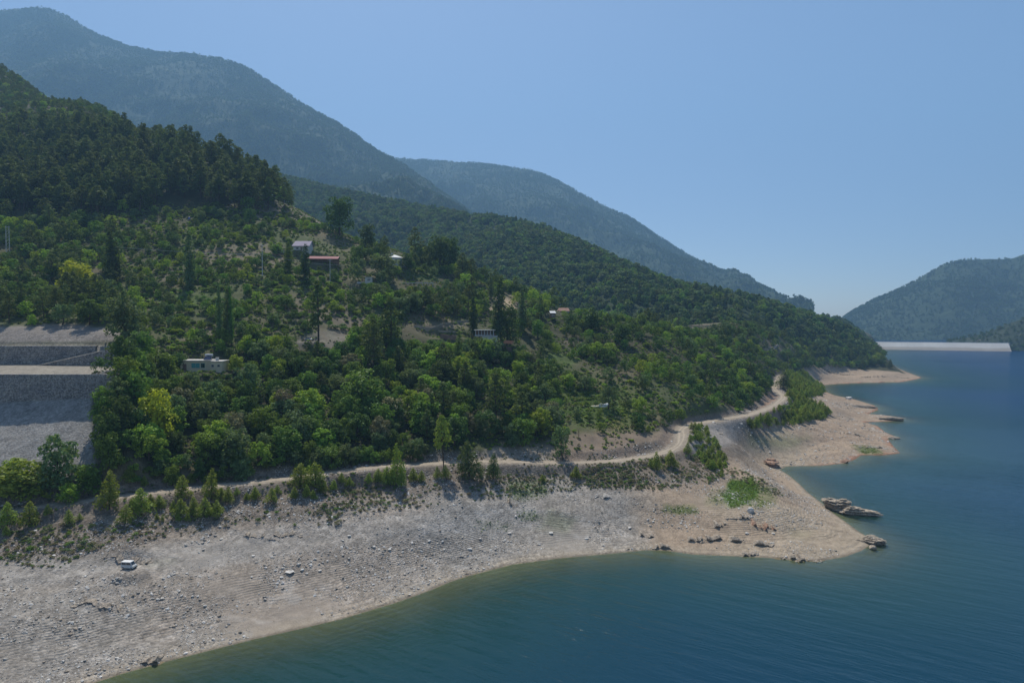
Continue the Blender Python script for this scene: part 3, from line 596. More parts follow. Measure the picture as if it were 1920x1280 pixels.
def base(u, v, name, label, cat, rz=0, group=None, drop=0):
    g = ground(u, v); r = empty(name, (g[0], g[1], zat(g[0], g[1])-drop), rz); tag(r, label, cat, group); return r, g[1]/FPX
def walls(root, x0, x1, y0, y1, h, mat, dz=-2.5):
    b = MB(); b.box(x0, x1, y0, y1, dz, h); return b.build('wall', MW[mat], root, bevel=.03)
r, s = base(378, 697, 'flat_roofed_house', 'cream flat-roofed house with turquoise shutters and a tank on its roof', 'house', .06)
W_ = 77*s; H_ = 4.9; walls(r, -W_/2, W_*.22, 0, 9, H_, 'cream'); b = MB(); b.box(W_*.223, W_/2, -1.2, 8, -2.5, H_-.3); b.build('side_wing', MW['cream'], r)
b = MB(); b.box(-W_/2-.5, W_*.22+.4, -.6, 9.4, H_+.003, H_+.33); rf = b.build('roof', MW['slab'], r); b = MB(); b.box(W_*.222+.42, W_/2+.4, -1.6, 8.4, H_-.297, H_); b.build('roof', MW['slab'], r)
b = MB(); b.box(W_*.30, W_*.36, 2, 3, H_+.003, H_+1.3).box(W_*.29, W_*.37, 1.85, 3.15, H_+1.3, H_+1.45); b.build('chimney', MW['white'], r)
b = MB(); tk = b.box(W_*.05, W_*.17, 3.0, 4.2, H_+.335, H_+1.9).build('tank_stand', MW['metal'], r); b = MB(); b.tube([(W_*.02, 3.6, H_+2.5), (W_*.20, 3.6, H_+2.5)], .55, 14); b.build('water_tank', MW['tin'], tk, smooth=False)
b = MB(); b.add([(W_*.03, .8, H_+.5), (W_*.19, .8, H_+.5), (W_*.19, 3.0, H_+2.0), (W_*.03, 3.0, H_+2.0), (W_*.03, .85, H_+.42), (W_*.19, .85, H_+.42), (W_*.19, 3.05, H_+1.92), (W_*.03, 3.05, H_+1.92)], [(0,1,2,3),(7,6,5,4),(0,4,5,1),(1,5,6,2),(2,6,7,3),(3,7,4,0)]); b.build('solar_panel', MW['darkp'], tk)
for x in (-W_*.19, -W_*.09, .6): window(r, x, 1.9, 1.5, 1.9, 0, 'teal', 'teal' if x < 0 else 'glass')
window(r, W_*.29, 2.3, .9, .9, -1.2); window(r, W_*.43, 2.3, .9, .9, -1.2); door(r, -W_*.40, 1.6, 3.0, 0, 'brown', .6)
r, s = base(565, 470, 'mauve_roofed_house', 'small white house with a mauve sloping sheet roof high on the open slope', 'house', -.05)
W_ = 30*s; walls(r, -W_/2, W_/2, 0, 8, 3.0, 'white'); b = MB(); V = [(-W_/2-.9, -1.2, 2.9), (W_/2+.7, -1.2, 2.9), (W_/2+.4, 5.0, 7.0), (-W_/2-.3, 5.0, 7.0), (W_/2+.7, 9.4, 3.4), (-W_/2-.9, 9.4, 3.4)]; V2 = [(x, y, z+.22) for x, y, z in V]
b.add(V+V2, [(6,7,8,9), (9,8,10,11), (3,2,1,0), (5,4,2,3), (0,1,7,6), (1,2,8,7), (2,4,10,8), (4,5,11,10), (5,3,9,11), (3,0,6,9)]); b.build('roof', MW['mauve'], r)
for x_ in (-W_/2+.01, W_/2-.31):
    b = MB(); b.add([(x, y, z) for x in (x_, x_+.3) for y, z in ((.05, 3.004), (5, 6.6), (7.9, 3.3), (7.9, 3.004))], [(0,1,2,3), (7,6,5,4), (0,4,5,1), (1,5,6,2), (2,6,7,3), (3,7,4,0)]); b.build('gable', MW['white'], r)
window(r, -W_*.25, 1.0, 1.4, 1.2, 0, 'wood'); window(r, W_*.2, 1.0, 1.4, 1.2, 0, 'wood'); door(r, 0, 1.1, 2.2, 0)
b = MB(); b.box(-W_/2-16, -W_/2-.05, -1.0, 2.5, -2.6, .25); dk = b.build('deck', MW['concrete'], r); b = MB(); [b.box(-W_/2-16+i*1.6, -W_/2-15.88+i*1.6, -.95, -.83, .254, 1.3) for i in range(10)]; b.box(-W_/2-16, -W_/2-.1, -.97, -.81, 1.3, 1.4); b.build('railing', MW['wood'], dk)
r, s = base(606, 493, 'long_shed', 'long open shed with a faded red sheet roof below the mauve-roofed house', 'shed', -.03)
W_ = 59*s; b = MB(); V = [(-W_/2, -2.2, 2.5), (W_/2, -2.2, 2.2), (W_/2-.4, 3.2, 4.3), (-W_/2+.6, 3.2, 4.6)]; b.add(V+[(x, y, z+.15) for x, y, z in V], [(4,5,6,7),(3,2,1,0),(0,1,5,4),(1,2,6,5),(2,3,7,6),(3,0,4,7)]); b.build('roof', MW['red'], r)
b = MB(); b.box(-W_/2+.6, W_/2-.6, 2.6, 2.8, -1.5, 4.0); b.build('wall', MW['brown'], r)
for i in range(7): b = MB(); x = -W_/2+.7+i*(W_-1.4)/6; b.box(x-.09, x+.09, -1.9, -1.72, -2, 2.5); b.build('post', MW['wood'], r)
r, s = base(742, 503, 'white_house', 'two-storey white house with a pale hipped roof on the skyline', 'house', .5)
W_ = 25*s; walls(r, -W_/2, W_/2, 0, 9, 7.6, 'white', -4); V = [(-W_/2-.7, -.7, 7.62), (W_/2+.7, -.7, 7.62), (W_/2+.7, 9.7, 7.62), (-W_/2-.7, 9.7, 7.62), (-W_*.12, 4.5, 9.9), (W_*.12, 4.5, 9.9)]; b = MB(); b.add(V, [(0,1,5,4),(1,2,5),(2,3,4,5),(3,0,4),(3,2,1,0)]); rf = b.build('roof', MW['tin'], r); b = MB(); b.box(-W_*.2, -W_*.1, 4, 5, 8.8, 11.2); b.build('chimney', MW['white'], rf)
window(r, -W_*.02, 4.2, 1.9, 2.1, 0, 'white'); window(r, -W_*.02, .6, 1.8, 1.8, 0, 'white'); window(r, W_*.30, 4.4, 1.0, 1.6, 0, 'white'); b = MB(); b.box(W_/2+.05, W_/2+5.0, 1.0, 7, -4, 2.4); b.build('annex', MW['white'], r); window(r, W_/2+2.5, .2, .9, 1.6, 1.0, 'metal')
r, s = base(691, 532, 'white_hut', 'tiny white hut half hidden among trees below the red-roofed shed', 'hut', .1)
W_ = 13*s; walls(r, -W_/2, W_/2, 0, 5, 4.2, 'white'); b = MB(); b.box(-W_/2-.4, W_/2+.4, -.6, 5.4, 4.203, 4.45); b.build('roof', MW['slab'], r); window(r, .3, 2.0, 1.9, 1.3, 0, 'white'); b = MB(); b.box(-W_/2-5.5, -W_/2-.05, .5, 1.1, -2, 1.2); b.build('garden_wall', MW['white'], r)
r, s = base(778, 540, 'pergola', 'long thin pergola with a flat white rail on posts right of the white house', 'pergola', -.12)
W_ = 70*s; b = MB(); b.box(-W_/2, W_/2, -.2, .2, 3.3, 3.65).box(-W_/2, W_/2, 2.6, 2.85, 3.3, 3.55); [b.box(-W_/2+.3+i*1.55, -W_/2+.45+i*1.55, .2, 2.6, 3.36, 3.5) for i in range(int(W_/1.55))]; b.build('frame', MW['tin'], r)
for i in range(8): b = MB(); x = -W_/2+.3+i*(W_-.6)/7; b.box(x-.1, x+.1, -.1, .1, -3, 3.3); b.build('post', MW['tin'], r)
r, s = base(914, 645, 'veranda_house', 'white house with a columned open veranda between the dark cypresses', 'house', -.04)
W_ = 32*s; b = MB(); b.box(-W_*.3, W_*.55, 0, 8, -3, 4.6); b.build('wall', MW['white'], r); b = MB(); b.box(-W_*.75, W_*.58, -.4, 9, 4.603, 4.95); b.build('veranda_floor', MW['slab'], r); b = MB(); b.box(-W_*.75, W_*.40, 4.2, 9, 4.953, 8.1); b.build('rear_wall', MW['brown'], r)
b = MB(); b.box(-W_*.80, W_*.45, -.5, 9.3, 8.103, 8.5); b.build('roof', MW['slab'], r)
for i in range(7): b = MB(); x = -W_*.70+i*W_*1.05/6; b.tube([(x, .2, 4.953), (x, .2, 8.1)], .2, 8); b.build('column', MW['white'], r)
b = MB(); b.box(-W_*.75, W_*.40, -.15, -.05, 5.6, 5.72); [b.box(-W_*.72+i*.8, -W_*.69+i*.8, -.13, -.07, 4.953, 5.6) for i in range(int(W_*1.1/.8))]; b.build('railing', MW['tin'], r); window(r, 0, 1.2, 1.6, 1.6, 0); window(r, W_*.33, 1.2, 1.6, 1.6, 0)
r, s = base(953, 652, 'orange_roofed_shelter', 'small open shelter with an orange tiled roof beside the veranda house', 'shelter', -.35)
W_ = 18*s; b = MB(); V = [(-W_/2, -1.6, 2.8), (W_/2, -1.6, 2.4), (W_/2, 2.2, 3.9), (-W_/2, 2.2, 4.3)]; b.add(V+[(x, y, z+.18) for x, y, z in V], [(4,5,6,7),(3,2,1,0),(0,1,5,4),(1,2,6,5),(2,3,7,6),(3,0,4,7)]); b.build('roof', MW['orange'], r)
for x in (-W_*.42, W_*.42):
    for y in (-1.3, 1.9): b = MB(); b.box(x-.1, x+.1, y-.1, y+.1, -2, 2.5+(y > 0)*1.3); b.build('post', MW['wood'], r)
b = MB(); b.box(-W_*.45, W_*.45, -1.9, -1.6, -2, .7); b.build('parapet', MW['brown'], r)
r, s = base(1037, 602, 'small_cabin', 'small pale cabin with a bright tin roof standing on brown stilts', 'cabin', .1)
W_ = 9.5*s; b = MB(); b.box(-W_/2, W_/2, 0, 4, 2.2, 5.4); b.build('wall', MW['wood'], r); b = MB(); b.add([(-W_/2-.3, -.5, 5.42), (W_/2+.3, -.5, 5.42), (W_/2+.3, 4.4, 6.9), (-W_/2-.3, 4.4, 6.9), (-W_/2-.3, -.5, 5.6), (W_/2+.3, -.5, 5.6), (W_/2+.3, 4.4, 7.1), (-W_/2-.3, 4.4, 7.1)], [(4,5,6,7),(3,2,1,0),(0,1,5,4),(1,2,6,5),(2,3,7,6),(3,0,4,7)]); b.build('roof', MW['tin'], r)
for x in (-W_*.4, W_*.4): b = MB(); b.box(x-.15, x+.15, .1, .4, -2, 2.2); b.build('stilt', MW['wood'], r); 
window(r, 0, 3.2, 1.2, 1.2, 0)
MW['pinkroof'] = simple_mat('pinkish_tiles', (.30,.17,.13), .85, .3, 1.0, 0, .4)
r, s = base(1056, 586, 'pink_roofed_house', 'house with a pinkish tiled roof peeping over the ridge behind the small cabin', 'house', -.15, drop=2.2)
W_ = 22*s; walls(r, -W_/2, W_/2, 0, 8, 3.4, 'white'); b = MB(); b.add([(-W_/2-.6, -.7, 3.42), (W_/2+.6, -.7, 3.42), (W_/2-1, 4, 6.0), (-W_/2+1, 4, 6.0), (W_/2+.6, 8.7, 3.42), (-W_/2-.6, 8.7, 3.42)], [(0,1,2,3),(3,2,4,5),(1,4,2),(0,3,5),(5,4,1,0)]); b.build('roof', MW['pinkroof'], r); window(r, -2, 1.2, 1.4, 1.3, 0); window(r, 3, 1.2, 1.4, 1.3, 0)
for u, v, lab, wp in ((1366, 601, 'far pale house between trees above the stone terraces', 8), (1391, 602, 'far low house with a pinkish roof right of the stone terraces', 13)):
    r, s = base(u, v, 'distant_house', lab, 'house', .1); W_ = wp*s; hh = 7 if wp < 10 else 3; walls(r, -W_/2, W_/2, 0, 6, hh, 'white'); b = MB(); b.box(-W_/2-.4, W_/2+.4, -.4, 6.4, hh+.003, hh+.5); b.build('roof', MW['slab' if wp < 10 else 'orange'], r); window(r, 0, 1.2, 1.6, 1.4, 0)
Yk = 1930; p = at(1900, 619, Yk); r = empty('distant_building', (p[0], Yk-18, p[2]-2), 0); tag(r, 'long low white building on the rocky knoll right of the dam', 'building'); walls(r, -11, 11, 0, 8, 3.4, 'white', -14); b = MB(); b.box(-11.6, 11.6, -.6, 8.6, 3.403, 3.9); b.build('roof', MW['white'], r); [window(r, -7+i*4.6, 1.1, 1.6, 1.3, 0) for i in range(4)]
# low stone walls round the farm plots, and the terraces far off
def stone_wall(label, pts, h, th=.7, mat='stone', group=None, cap=None):
    G = [ground(*p) for p in pts]; P = smooth_line([(g[0], g[1], zat(g[0], g[1])) for g in G], max(6, 6*len(G))) if len(G) > 2 else np.linspace(G[0], G[1], 14)
    o = MB(); tg_ = np.gradient(P, axis=0); n_ = np.c_[-tg_[:, 1], tg_[:, 0]]; n_ /= np.linalg.norm(n_, axis=1)[:, None]; V = []; F = []
    for i, p in enumerate(P):
        z0 = zat(p[0], p[1]); zt = z0+h+random.uniform(-.08, .08)*h
        for s_, z in ((-1, z0-1.2), (-1, zt), (1, zt), (1, z0-1.2)): V.append((p[0]+n_[i, 0]*s_*th/2, p[1]+n_[i, 1]*s_*th/2, z))
    for i in range(len(P)-1):
        a, b_ = 4*i, 4*i+4
        for k in range(3): F.append((a+k, b_+k, b_+k+1, a+k+1))
    F += [(0, 1, 2, 3), (len(V)-1, len(V)-2, len(V)-3, len(V)-4)]; o.add(V, F); return tag(o.build('stone_wall', MW[mat], None), label, 'wall', group)
FP = 'stone walls of the farm plots'; FT = 'far terrace walls'
stone_wall('pale stone wall along the upper edge of the brown farm plot', [(778,612),(830,609),(880,603)], 0.75, .5, 'stone', FP)
stone_wall('short slanting stone wall at the left corner of the farm plots', [(776,613),(790,617),(806,621)], 0.75, .5, 'stone', FP)
stone_wall('pale stone wall along the lower edge of the brown farm plot', [(822,622),(840,623),(856,624)], 0.75, .5, 'stone', FP)
stone_wall('brown retaining wall with pale coping below the farm plots', [(826,634),(842,636),(856,637)], 2.4, .8, 'brown', FP)
for i, (a, b_, lab) in enumerate((((1292,613),(1345,612),'topmost far dry stone terrace wall'), ((1290,618),(1340,618),'second far dry stone terrace wall from the top'), ((1292,623),(1335,623),'third far dry stone terrace wall from the top'), ((1430,650),(1478,652),'upper dry terrace wall on the far wooded slope'), ((1432,656),(1470,658),'lower dry terrace wall on the far wooded slope'))):
    stone_wall(lab, [a, ((a[0]+b_[0])/2, a[1]-.5), b_], 1.0, .8, 'stone', FT)
def crop_row(label, a, b_, hm):
    A, B = ground(*a), ground(*b_); n = int(np.linalg.norm(B-A)/.45); cs = []; ns = []; r = np.random.default_rng(int(a[1]))
    for k in np.linspace(0, 1, n):
        p = A+(B-A)*k; z0 = zat(p[0], p[1]); d = r.normal(0, 1, (16, 3)); d /= np.linalg.norm(d, axis=1)[:, None]; d[:, 2] = abs(d[:, 2]); cs.append(np.c_[p[0]+d[:, 0]*.5, p[1]+d[:, 1]*.5, z0+d[:, 2]*hm*r.uniform(.7, 1.1)]); ns.append(d)
    V, va = leaves(np.concatenate(cs), np.concatenate(ns), .22, .6, 3); tag(link('crop_row', mesh_np('crop_row', V, np.arange(len(V)).reshape(-1, 4), [LM['mid green']], False, {'leafvar': ('FLOAT', va)})), label, 'crop row', 'crop rows beside the white shelter')
CROPS = [('uppermost dark crop row above the white tarpaulin shelter', (1062,741), (1112,737), 1.6), ('long middle crop row above the white tarpaulin shelter', (1072,750), (1134,745), 1.5), ('lowest crop row ending at the cream plastic cover', (1076,759), (1106,757), 1.3)]
# vehicles
def wheel(root, x, y, r_=.33, wd=.2):
    b = MB(); s_ = 1 if y > 0 else -1; b.tube([(x, y, r_), (x, y-s_*wd, r_)], r_, 14); w_ = b.build('wheel', MW['tyre'], root); b = MB(); b.tube([(x, y+s_*.012, r_), (x, y-s_*.02, r_)], r_*.6, 12); b.build('rim', MW['metal'], w_)
def vehicle(name, label, u, v, rz, prof_, cabin, wd, paint, roofmat, wheels, L_):
    r, s = base(u, v, name, label, 'van' if 'van' in name else 'car', rz); b = MB(); b.prism(prof_, -wd/2, wd/2); b.build('body', MW[paint], r, bevel=.07)
    b = MB(); b.prism(cabin, -wd/2+.10, wd/2-.10); b.build('cabin', MW[paint], r, bevel=.06)
    zt = max(z for x, z in cabin); xs = [x for x, z in cabin if z > zt-.05]; b = MB(); b.box(min(xs)-.05, max(xs)+.05, -wd/2+.06, wd/2-.06, zt+.004, zt+.07); b.build('roof', MW[roofmat], r)
    zb_ = min(z for x, z in cabin); bx0 = min(x for x, z in cabin); bx1 = max(x for x, z in cabin); tx0, tx1 = min(xs), max(xs)
    lerp = lambda a, c, k: a+(c-a)*k
    for s_ in (-1, 1):
        y = s_*(wd/2-.10+.012); q = lambda x, z: (x, y, z); k = .2; k2 = .82
        for (a, c) in ((.06, .48), (.52, .94)):
            zA, zB = lerp(zb_, zt, k), lerp(zb_, zt, k2); xa = lambda f, kk: lerp(lerp(bx0, tx0, kk), lerp(bx1, tx1, kk), f)
            V = [(xa(a, k), zA), (xa(c, k), zA), (xa(c, k2), zB), (xa(a, k2), zB)]; b = MB(); b.prism(V, min(y, y-s_*.03), max(y, y-s_*.03)); b.build('side_window', MW['glass'], r)
    b = MB(); dx = .015; b.add([(lerp(bx1, tx1, .15)+dx, -wd/2+.2, lerp(zb_, zt, .15)), (lerp(bx1, tx1, .15)+dx, wd/2-.2, lerp(zb_, zt, .15)), (lerp(bx1, tx1, .9)+dx, wd/2-.25, lerp(zb_, zt, .9)), (lerp(bx1, tx1, .9)+dx, -wd/2+.25, lerp(zb_, zt, .9))], [(0,1,2,3)]); b.build('windscreen', MW['glass'], r)
    b = MB(); b.add([(lerp(bx0, tx0, .15)-dx, wd/2-.2, lerp(zb_, zt, .15)), (lerp(bx0, tx0, .15)-dx, -wd/2+.2, lerp(zb_, zt, .15)), (lerp(bx0, tx0, .9)-dx, -wd/2+.25, lerp(zb_, zt, .9)), (lerp(bx0, tx0, .9)-dx, wd/2-.25, lerp(zb_, zt, .9))], [(0,1,2,3)]); b.build('rear_window', MW['glass'], r)
    fx = max(x for x, z in prof_)
    for s_ in (-1, 1): b = MB(); b.box(fx-.12, fx+.03, s_*wd*.36-.16, s_*wd*.36+.16, .62, .82); b.build('headlight', MW['lamp'], r)
    b = MB(); b.box(fx-.15, fx+.08, -wd/2+.05, wd/2-.05, .32, .52); b.build('bumper', MW['tyre'], r)
    for x in wheels:
        for y in (-wd/2-.02, wd/2+.02): wheel(r, x, y)
    return r
vehicle('parked_van', 'small boxy van with a white roof parked on the bare shore terrace', 242, 1065, -.12, [(-1.9,.35),(1.85,.35),(1.9,.75),(1.75,1.05),(-1.9,1.1)], [(-1.88,1.1),(1.45,1.1),(.95,1.95),(-1.8,1.98)], 1.75, 'van', 'vanroof', (-1.2, 1.2), 3.8)
vehicle('parked_car', 'silver car parked at the dirt track under the lone tall pine', 579, 638, .1, [(-2.1,.3),(2.1,.3),(2.12,.7),(1.9,.88),(.9,.95),(-2.0,.98)], [(-1.8,.97),(1.1,.95),(.4,1.5),(-1.2,1.5)], 1.75, 'silver', 'silver', (-1.3, 1.35), 4.2)
# shelters, tank, poles, cable
r, s = base(1132, 764, 'tarpaulin_shelter', 'white tunnel-shaped tarpaulin shelter at the end of the crop rows', 'shelter', .5)
W_ = 16*s; n = 9; V = []; F = []
for k, x in enumerate(np.linspace(-W_/2, W_/2, 6)):
    for i in range(n): th = math.pi*i/(n-1); V.append((x, -1.7*math.cos(th), 2.3*math.sin(th)**.8*(1+.04*(k % 2))))
for k in range(5):
    for i in range(n-1): a = k*n+i; F.append((a, a+n, a+n+1, a+1))
F.append(tuple(range(n))); b = MB(); b.add(V, F); b.build('cover', MW['plastic'], r); b = MB(); b.box(-W_/2-.08, W_/2+.08, -1.82, -1.70, -.5, .1).box(-W_/2-.08, W_/2+.08, 1.70, 1.82, -.5, .1).box(-W_/2-.08, -W_/2+.04, -1.7, 1.7, -.5, .1); b.build('frame', MW['metal'], r)
r, s = base(1115, 763, 'plastic_cover', 'low cream plastic cover over a planting bed left of the white shelter', 'plastic cover', .25)
b = MB(); V = []; F = []
for k, x in enumerate(np.linspace(-2.8, 2.8, 9)):
    for i in range(6): th = math.pi*i/5; V.append((x, -.8*math.cos(th), (.75+.1*math.sin(k*2.1))*math.sin(th)))
for k in range(8):
    for i in range(5): a = k*6+i; F.append((a, a+6, a+7, a+1))
b.add(V, F); b.build('sheet', MW['cream_sheet'], r)
r, s = base(355, 412, 'water_barrel', 'blue plastic water tank below the dark pine wood', 'water tank', .2); b = MB(); b.tube([(0,0,.05), (0,0,.8), (0,0,1.5), (0,0,1.7)], [.85, .9, .85, .35], 16); b.build('tank', MW['blue'], r); b = MB(); b.box(-1.3, 1.3, -1.3, 1.3, -.8, .05); b.build('stand', MW['concrete'], r)
def pole(label, u, v, vt, kind='pole'):
    r, s = base(u, v, 'utility_pole', label, 'utility pole', .2, 'utility poles on the hillside'); h = (v-vt)*s
    if kind == 'twin':
        for dx in (-1.1, 1.1): b = MB(); b.tube([(dx, 0, -.8), (dx*.8, 0, h)], [.24, .17], 7); b.build('post', MW['pole'], r)
        b = MB(); [b.tube([(-1.1+.03*k, 0, h*k/9), (1.1-.03*k, 0, h*(k+1)/9)], .07, 4) for k in range(1, 8)]; b.build('bracing', MW['pole'], r)
    else: b = MB(); b.tube([(0, 0, -.8), (0, 0, h)], [.26, .17], 7); b.build('post', MW['pole'], r)
    b = MB(); b.box(-1.4, 1.4, -.09, .09, h-.9, h-.72); ca = b.build('crossarm', MW['pole'], r)
    for x in (-1.2, 0, 1.2): b = MB(); b.tube([(x, 0, h-.72), (x, 0, h-.4)], [.1, .06], 6); b.build('insulator', MW['white'], ca)
    return np.array(r.location), h
pole('pale twin-post utility pole at the far left edge of the hillside', 15, 478, 424, 'twin')
pb, ph = pole('slender grey utility pole where the overhead cable ends on the open slope', 492, 520, 458)
pole('thin utility pole just below the right end of the red-roofed shed', 619, 528, 486)
pole('thin pale utility pole beside the slender grey poplar', 973, 612, 566)
g0 = ground(221, 520); A0 = np.array(at(200, 461, g0[1]+2)); A1 = pb+np.array([0, 0, ph*.70]); A2 = np.array(at(640, 497, ground(640, 520)[1]))
def cable(label, A, B, sag, rr):
    P = [A+(B-A)*k-np.array([0, 0, sag*4*k*(1-k)]) for k in np.linspace(0, 1, 24)]; b = MB(); b.tube(P, rr, 5); return tag(b.build('overhead_cable', MW['cable'], None), label, 'cable', 'overhead cables')
cable('sagging pale overhead cable between the dark cypress and the grey pole', A0, A1, 1.2, .085); cable('thin overhead cable running from the grey pole past the red-roofed shed', A1, A2, 1.5, .06)
for u, v, hp, lab in ((1218,810,12,'thin dark fence post on the bare bank left of the road bend'), (1085,822,16,'weathered fence post on the brown bank above the road'), (1061,768,16,'dark fence post standing left of the crop rows'), (1250,812,10,'short fence post nearest the road bend'), (1150,818,9,'short fence post in the middle of the brown bank')):
    r, s = base(u, v, 'fence_post', lab, 'fence post', 0, 'fence posts above the road'); b = MB(); b.tube([(0,0,-.5), (.05,0,hp*s*.6), (0,0,hp*s)], [.16, .14, .10], 6); b.build('post', MW['wood'], r); b = MB(); b.tube([(0,0,hp*s-.02), (0,0,hp*s+.06)], [.12,.05], 6); b.build('cap', MW['wood'], r)
# rocks
def rock_mat(name, c0, c1, sc1=.9):
    m, nt, out = new_mat(name); p = N(nt, 'BsdfPrincipled'); L(nt, p.outputs[0], out.inputs[0]); p.inputs['Roughness'].default_value = .9; p.inputs['Specular IOR Level'].default_value = .2
    geo = N(nt, 'NewGeometry').outputs['Position']; L(nt, ramp_(nt, noise_(nt, sc1, 8, .7, geo), .36, .62, c0, c1), p.inputs['Base Color'])
    mp = N(nt, 'Mapping'); mp.inputs['Scale'].default_value = (.5, .5, 2.4); mp.inputs['Rotation'].default_value = (.3, .25, 0); L(nt, geo, mp.inputs[0])
    b = N(nt, 'Bump'); b.inputs['Strength'].default_value = 1; b.inputs['Distance'].default_value = .5; L(nt, noise_(nt, 1.6, 7, .7, mp.outputs[0]), b.inputs['Height']); L(nt, b.outputs[0], p.inputs['Normal']); return m
MR = {'pale': rock_mat('pale_limestone', (.46,.43,.38), (.74,.71,.66)), 'ledge': rock_mat('dark_ledge_rock', (.22,.185,.145), (.46,.39,.31)), 'red': rock_mat('reddish_rock', (.24,.13,.085), (.46,.32,.23)), 'isle': rock_mat('weathered_islet_rock', (.20,.16,.12), (.52,.44,.34)), 'grey': rock_mat('grey_stone', (.26,.24,.21), (.54,.505,.455))}
import bmesh
def rock_mesh(name, seed, mat, sub=4, strat=.0, rug=.5):
    bm = bmesh.new(); bmesh.ops.create_icosphere(bm, subdivisions=sub, radius=1); r = np.random.default_rng(seed)
    co = np.array([v.co[:] for v in bm.verts]); cuts = r.normal(0, 1, (9, 3)); cuts /= np.linalg.norm(cuts, axis=1)[:, None]
    for c in cuts:                                                   # planar fracture faces
        d = co@c; lim = r.uniform(.55, .9); co = co-np.where(d > lim, d-lim, 0)[:, None]*c
    n = fbm(co[:, 0]*2.2+co[:, 2]*1.3+seed, co[:, 1]*2.2-co[:, 2]*.9, seed, 4)-.5; co = co*(1+rug*n[:, None])
    if strat: q = co[:, 2]/strat+.6*fbm(co[:, 0]*1.5, co[:, 1]*1.5, seed+5, 2); st_ = (np.floor(q)+sstep(.55, 1, q-np.floor(q)))*strat; co[:, :2] *= (1+.22*np.sin(np.floor(q)*2.9+seed))[:, None]; co[:, 2] = co[:, 2]*.35+st_*.65
    for v, p in zip(bm.verts, co): v.co = p
    me = bpy.data.meshes.new(name); bm.to_mesh(me); bm.free(); me.materials.append(mat); return me
def rock(name, label, u, v, wpx, hpx, depth, mk, seed, rz=0, cat='rock', group=None, strat=.0, sink=.35, sub=4, onwater=False, rug=.5):
    if onwater: x, y = water_pt(u, v); z = 0
    else: g = ground(u, v); x, y, z = g[0], g[1], g[2]
    s = y/FPX; o = link(name, rock_mesh(name, seed, MR[mk], sub, strat, rug), None, (x, y, z+hpx*s*(.5-sink))); o.scale = (wpx*s*.55, depth*.55, hpx*s*.62); o.rotation_euler = (0, 0, rz); return tag(o, label, cat, group)
IS = 'rocks standing in the water off the headland'
rock('rocky_islet', 'pale rounded rock in the water nearest the headland neck', 1570, 954, 44, 30, 8, 'isle', 3, -.5, 'rock', IS, .12, .38, 5, True, .7)
rock('rocky_islet', 'long tapering dark-sided rock in the water off the headland', 1606, 963, 64, 24, 6.5, 'isle', 8, -.35, 'rock', IS, .14, .40, 5, True, .8)
rock('rocky_islet', 'low pointed end of the rock chain in the water', 1634, 963, 30, 7, 3, 'isle', 12, -.25, 'rock', IS, 0, .4, 4, True)
rock('rocky_islet', 'small dark rock in the water beside the pale rounded rock', 1546, 938, 14, 9, 4, 'ledge', 15, .2, 'rock', IS, 0, .4, 4, True)
rock('rock_outcrop', 'knobbly rock outcrop at the tip of the near headland', 1632, 1017, 42, 16, 6, 'isle', 21, -.1, 'rock', None, .14, .42, 5, rug=.9)
rock('rock_outcrop', 'small round rock in the water just below the headland tip', 1636, 1028, 12, 9, 2.2, 'isle', 23, 0, 'rock', None, 0, .4, 4, True)
rock('boulder', 'pale tilted boulder like an upturned boat beside the green meadow', 1407, 960, 17, 11, 2.2, 'pale', 27, .7, 'boulder', None, 0, .3)
rock('rock_outcrop', 'rocky spit end reaching into the water on the second headland', 1668, 786, 46, 8, 6, 'isle', 31, -.1, 'rock', None, .5, .45, 5)
rock('rock_outcrop', 'small flat rock at the lower tip of the second headland', 1676, 822, 22, 6, 5, 'isle', 33, 0, 'rock', None, 0, .4)
rock('rock_outcrop', 'reddish rock at the waterline in the bay', 1583, 866, 16, 6, 4, 'red', 35, 0, 'rock', None, 0, .35)
rock('rock_outcrop', 'reddish broken crag at the inner corner of the bay', 1446, 872, 22, 18, 6, 'red', 36, 0, 'rock', None, .3, .4)
rock('rock_outcrop', 'white boulder on the ridge of the farther spit', 1592, 748, 12, 6, 5, 'pale', 37, 0, 'rock', None, 0, .3)
rock('rock_outcrop', 'dark layered rock along the back of the farther spit', 1615, 763, 52, 6, 6, 'ledge', 38, -.15, 'rock', None, .5, .5)
def ledge_mesh(u, v, wp, hp, i, mat):
    """ragged bedding edge breaking out of the slope: dark overhung front, top running back into the ground"""
    g = ground(u, v+hp*.3); s_ = g[1]/FPX; W_ = wp*s_*1.15; n = max(14, int(W_/.22)); r = np.random.default_rng(900+i); xs = np.linspace(-W_/2, W_/2, n); V = []
    hmax = min(1.7, .25+hp*s_*.62); sl_ = r.uniform(-.22, .1)
    yn = (fbm(xs*.55+i*9, xs*0+i, 910+i, 5)-.5)*3.4+xs*sl_; hn = hmax*np.clip(1.9*fbm(xs*.7+i*5, xs*0+3, 930+i, 4)-.45, 0, 1.3)*np.clip((1-np.abs(xs)/(W_/2))*3, 0, 1)
    gap = fbm(xs*.9+i*3, xs*0+7, 950+i, 2); hn = np.where(gap < .36, hn*.15, hn)
    for x, yo, h in zip(xs, yn, hn):
        X, Y = g[0]+x, g[1]+yo; zf = zat(X, Y); d = .5+1.3*h
        for dy, dz in ((.45, -.35), (.30, .06*h), (-.05-.25*h, .30*h), (-.12-.30*h, .62*h), (.02, .86*h), (.4, h), (.5*d+.5, None), (1.6*d+.6, None)):
            yy = Y+dy+r.normal(0, .035); z = zf+dz+r.normal(0, .03) if dz is not None else zat(X, yy)+(.55*h if dy < 1.2*d else -.12)
            V.append((X+r.normal(0, .04), yy, z))
    return mesh_np('rock_ledge', V, grid_faces(n, 8)[:, ::-1], [mat])
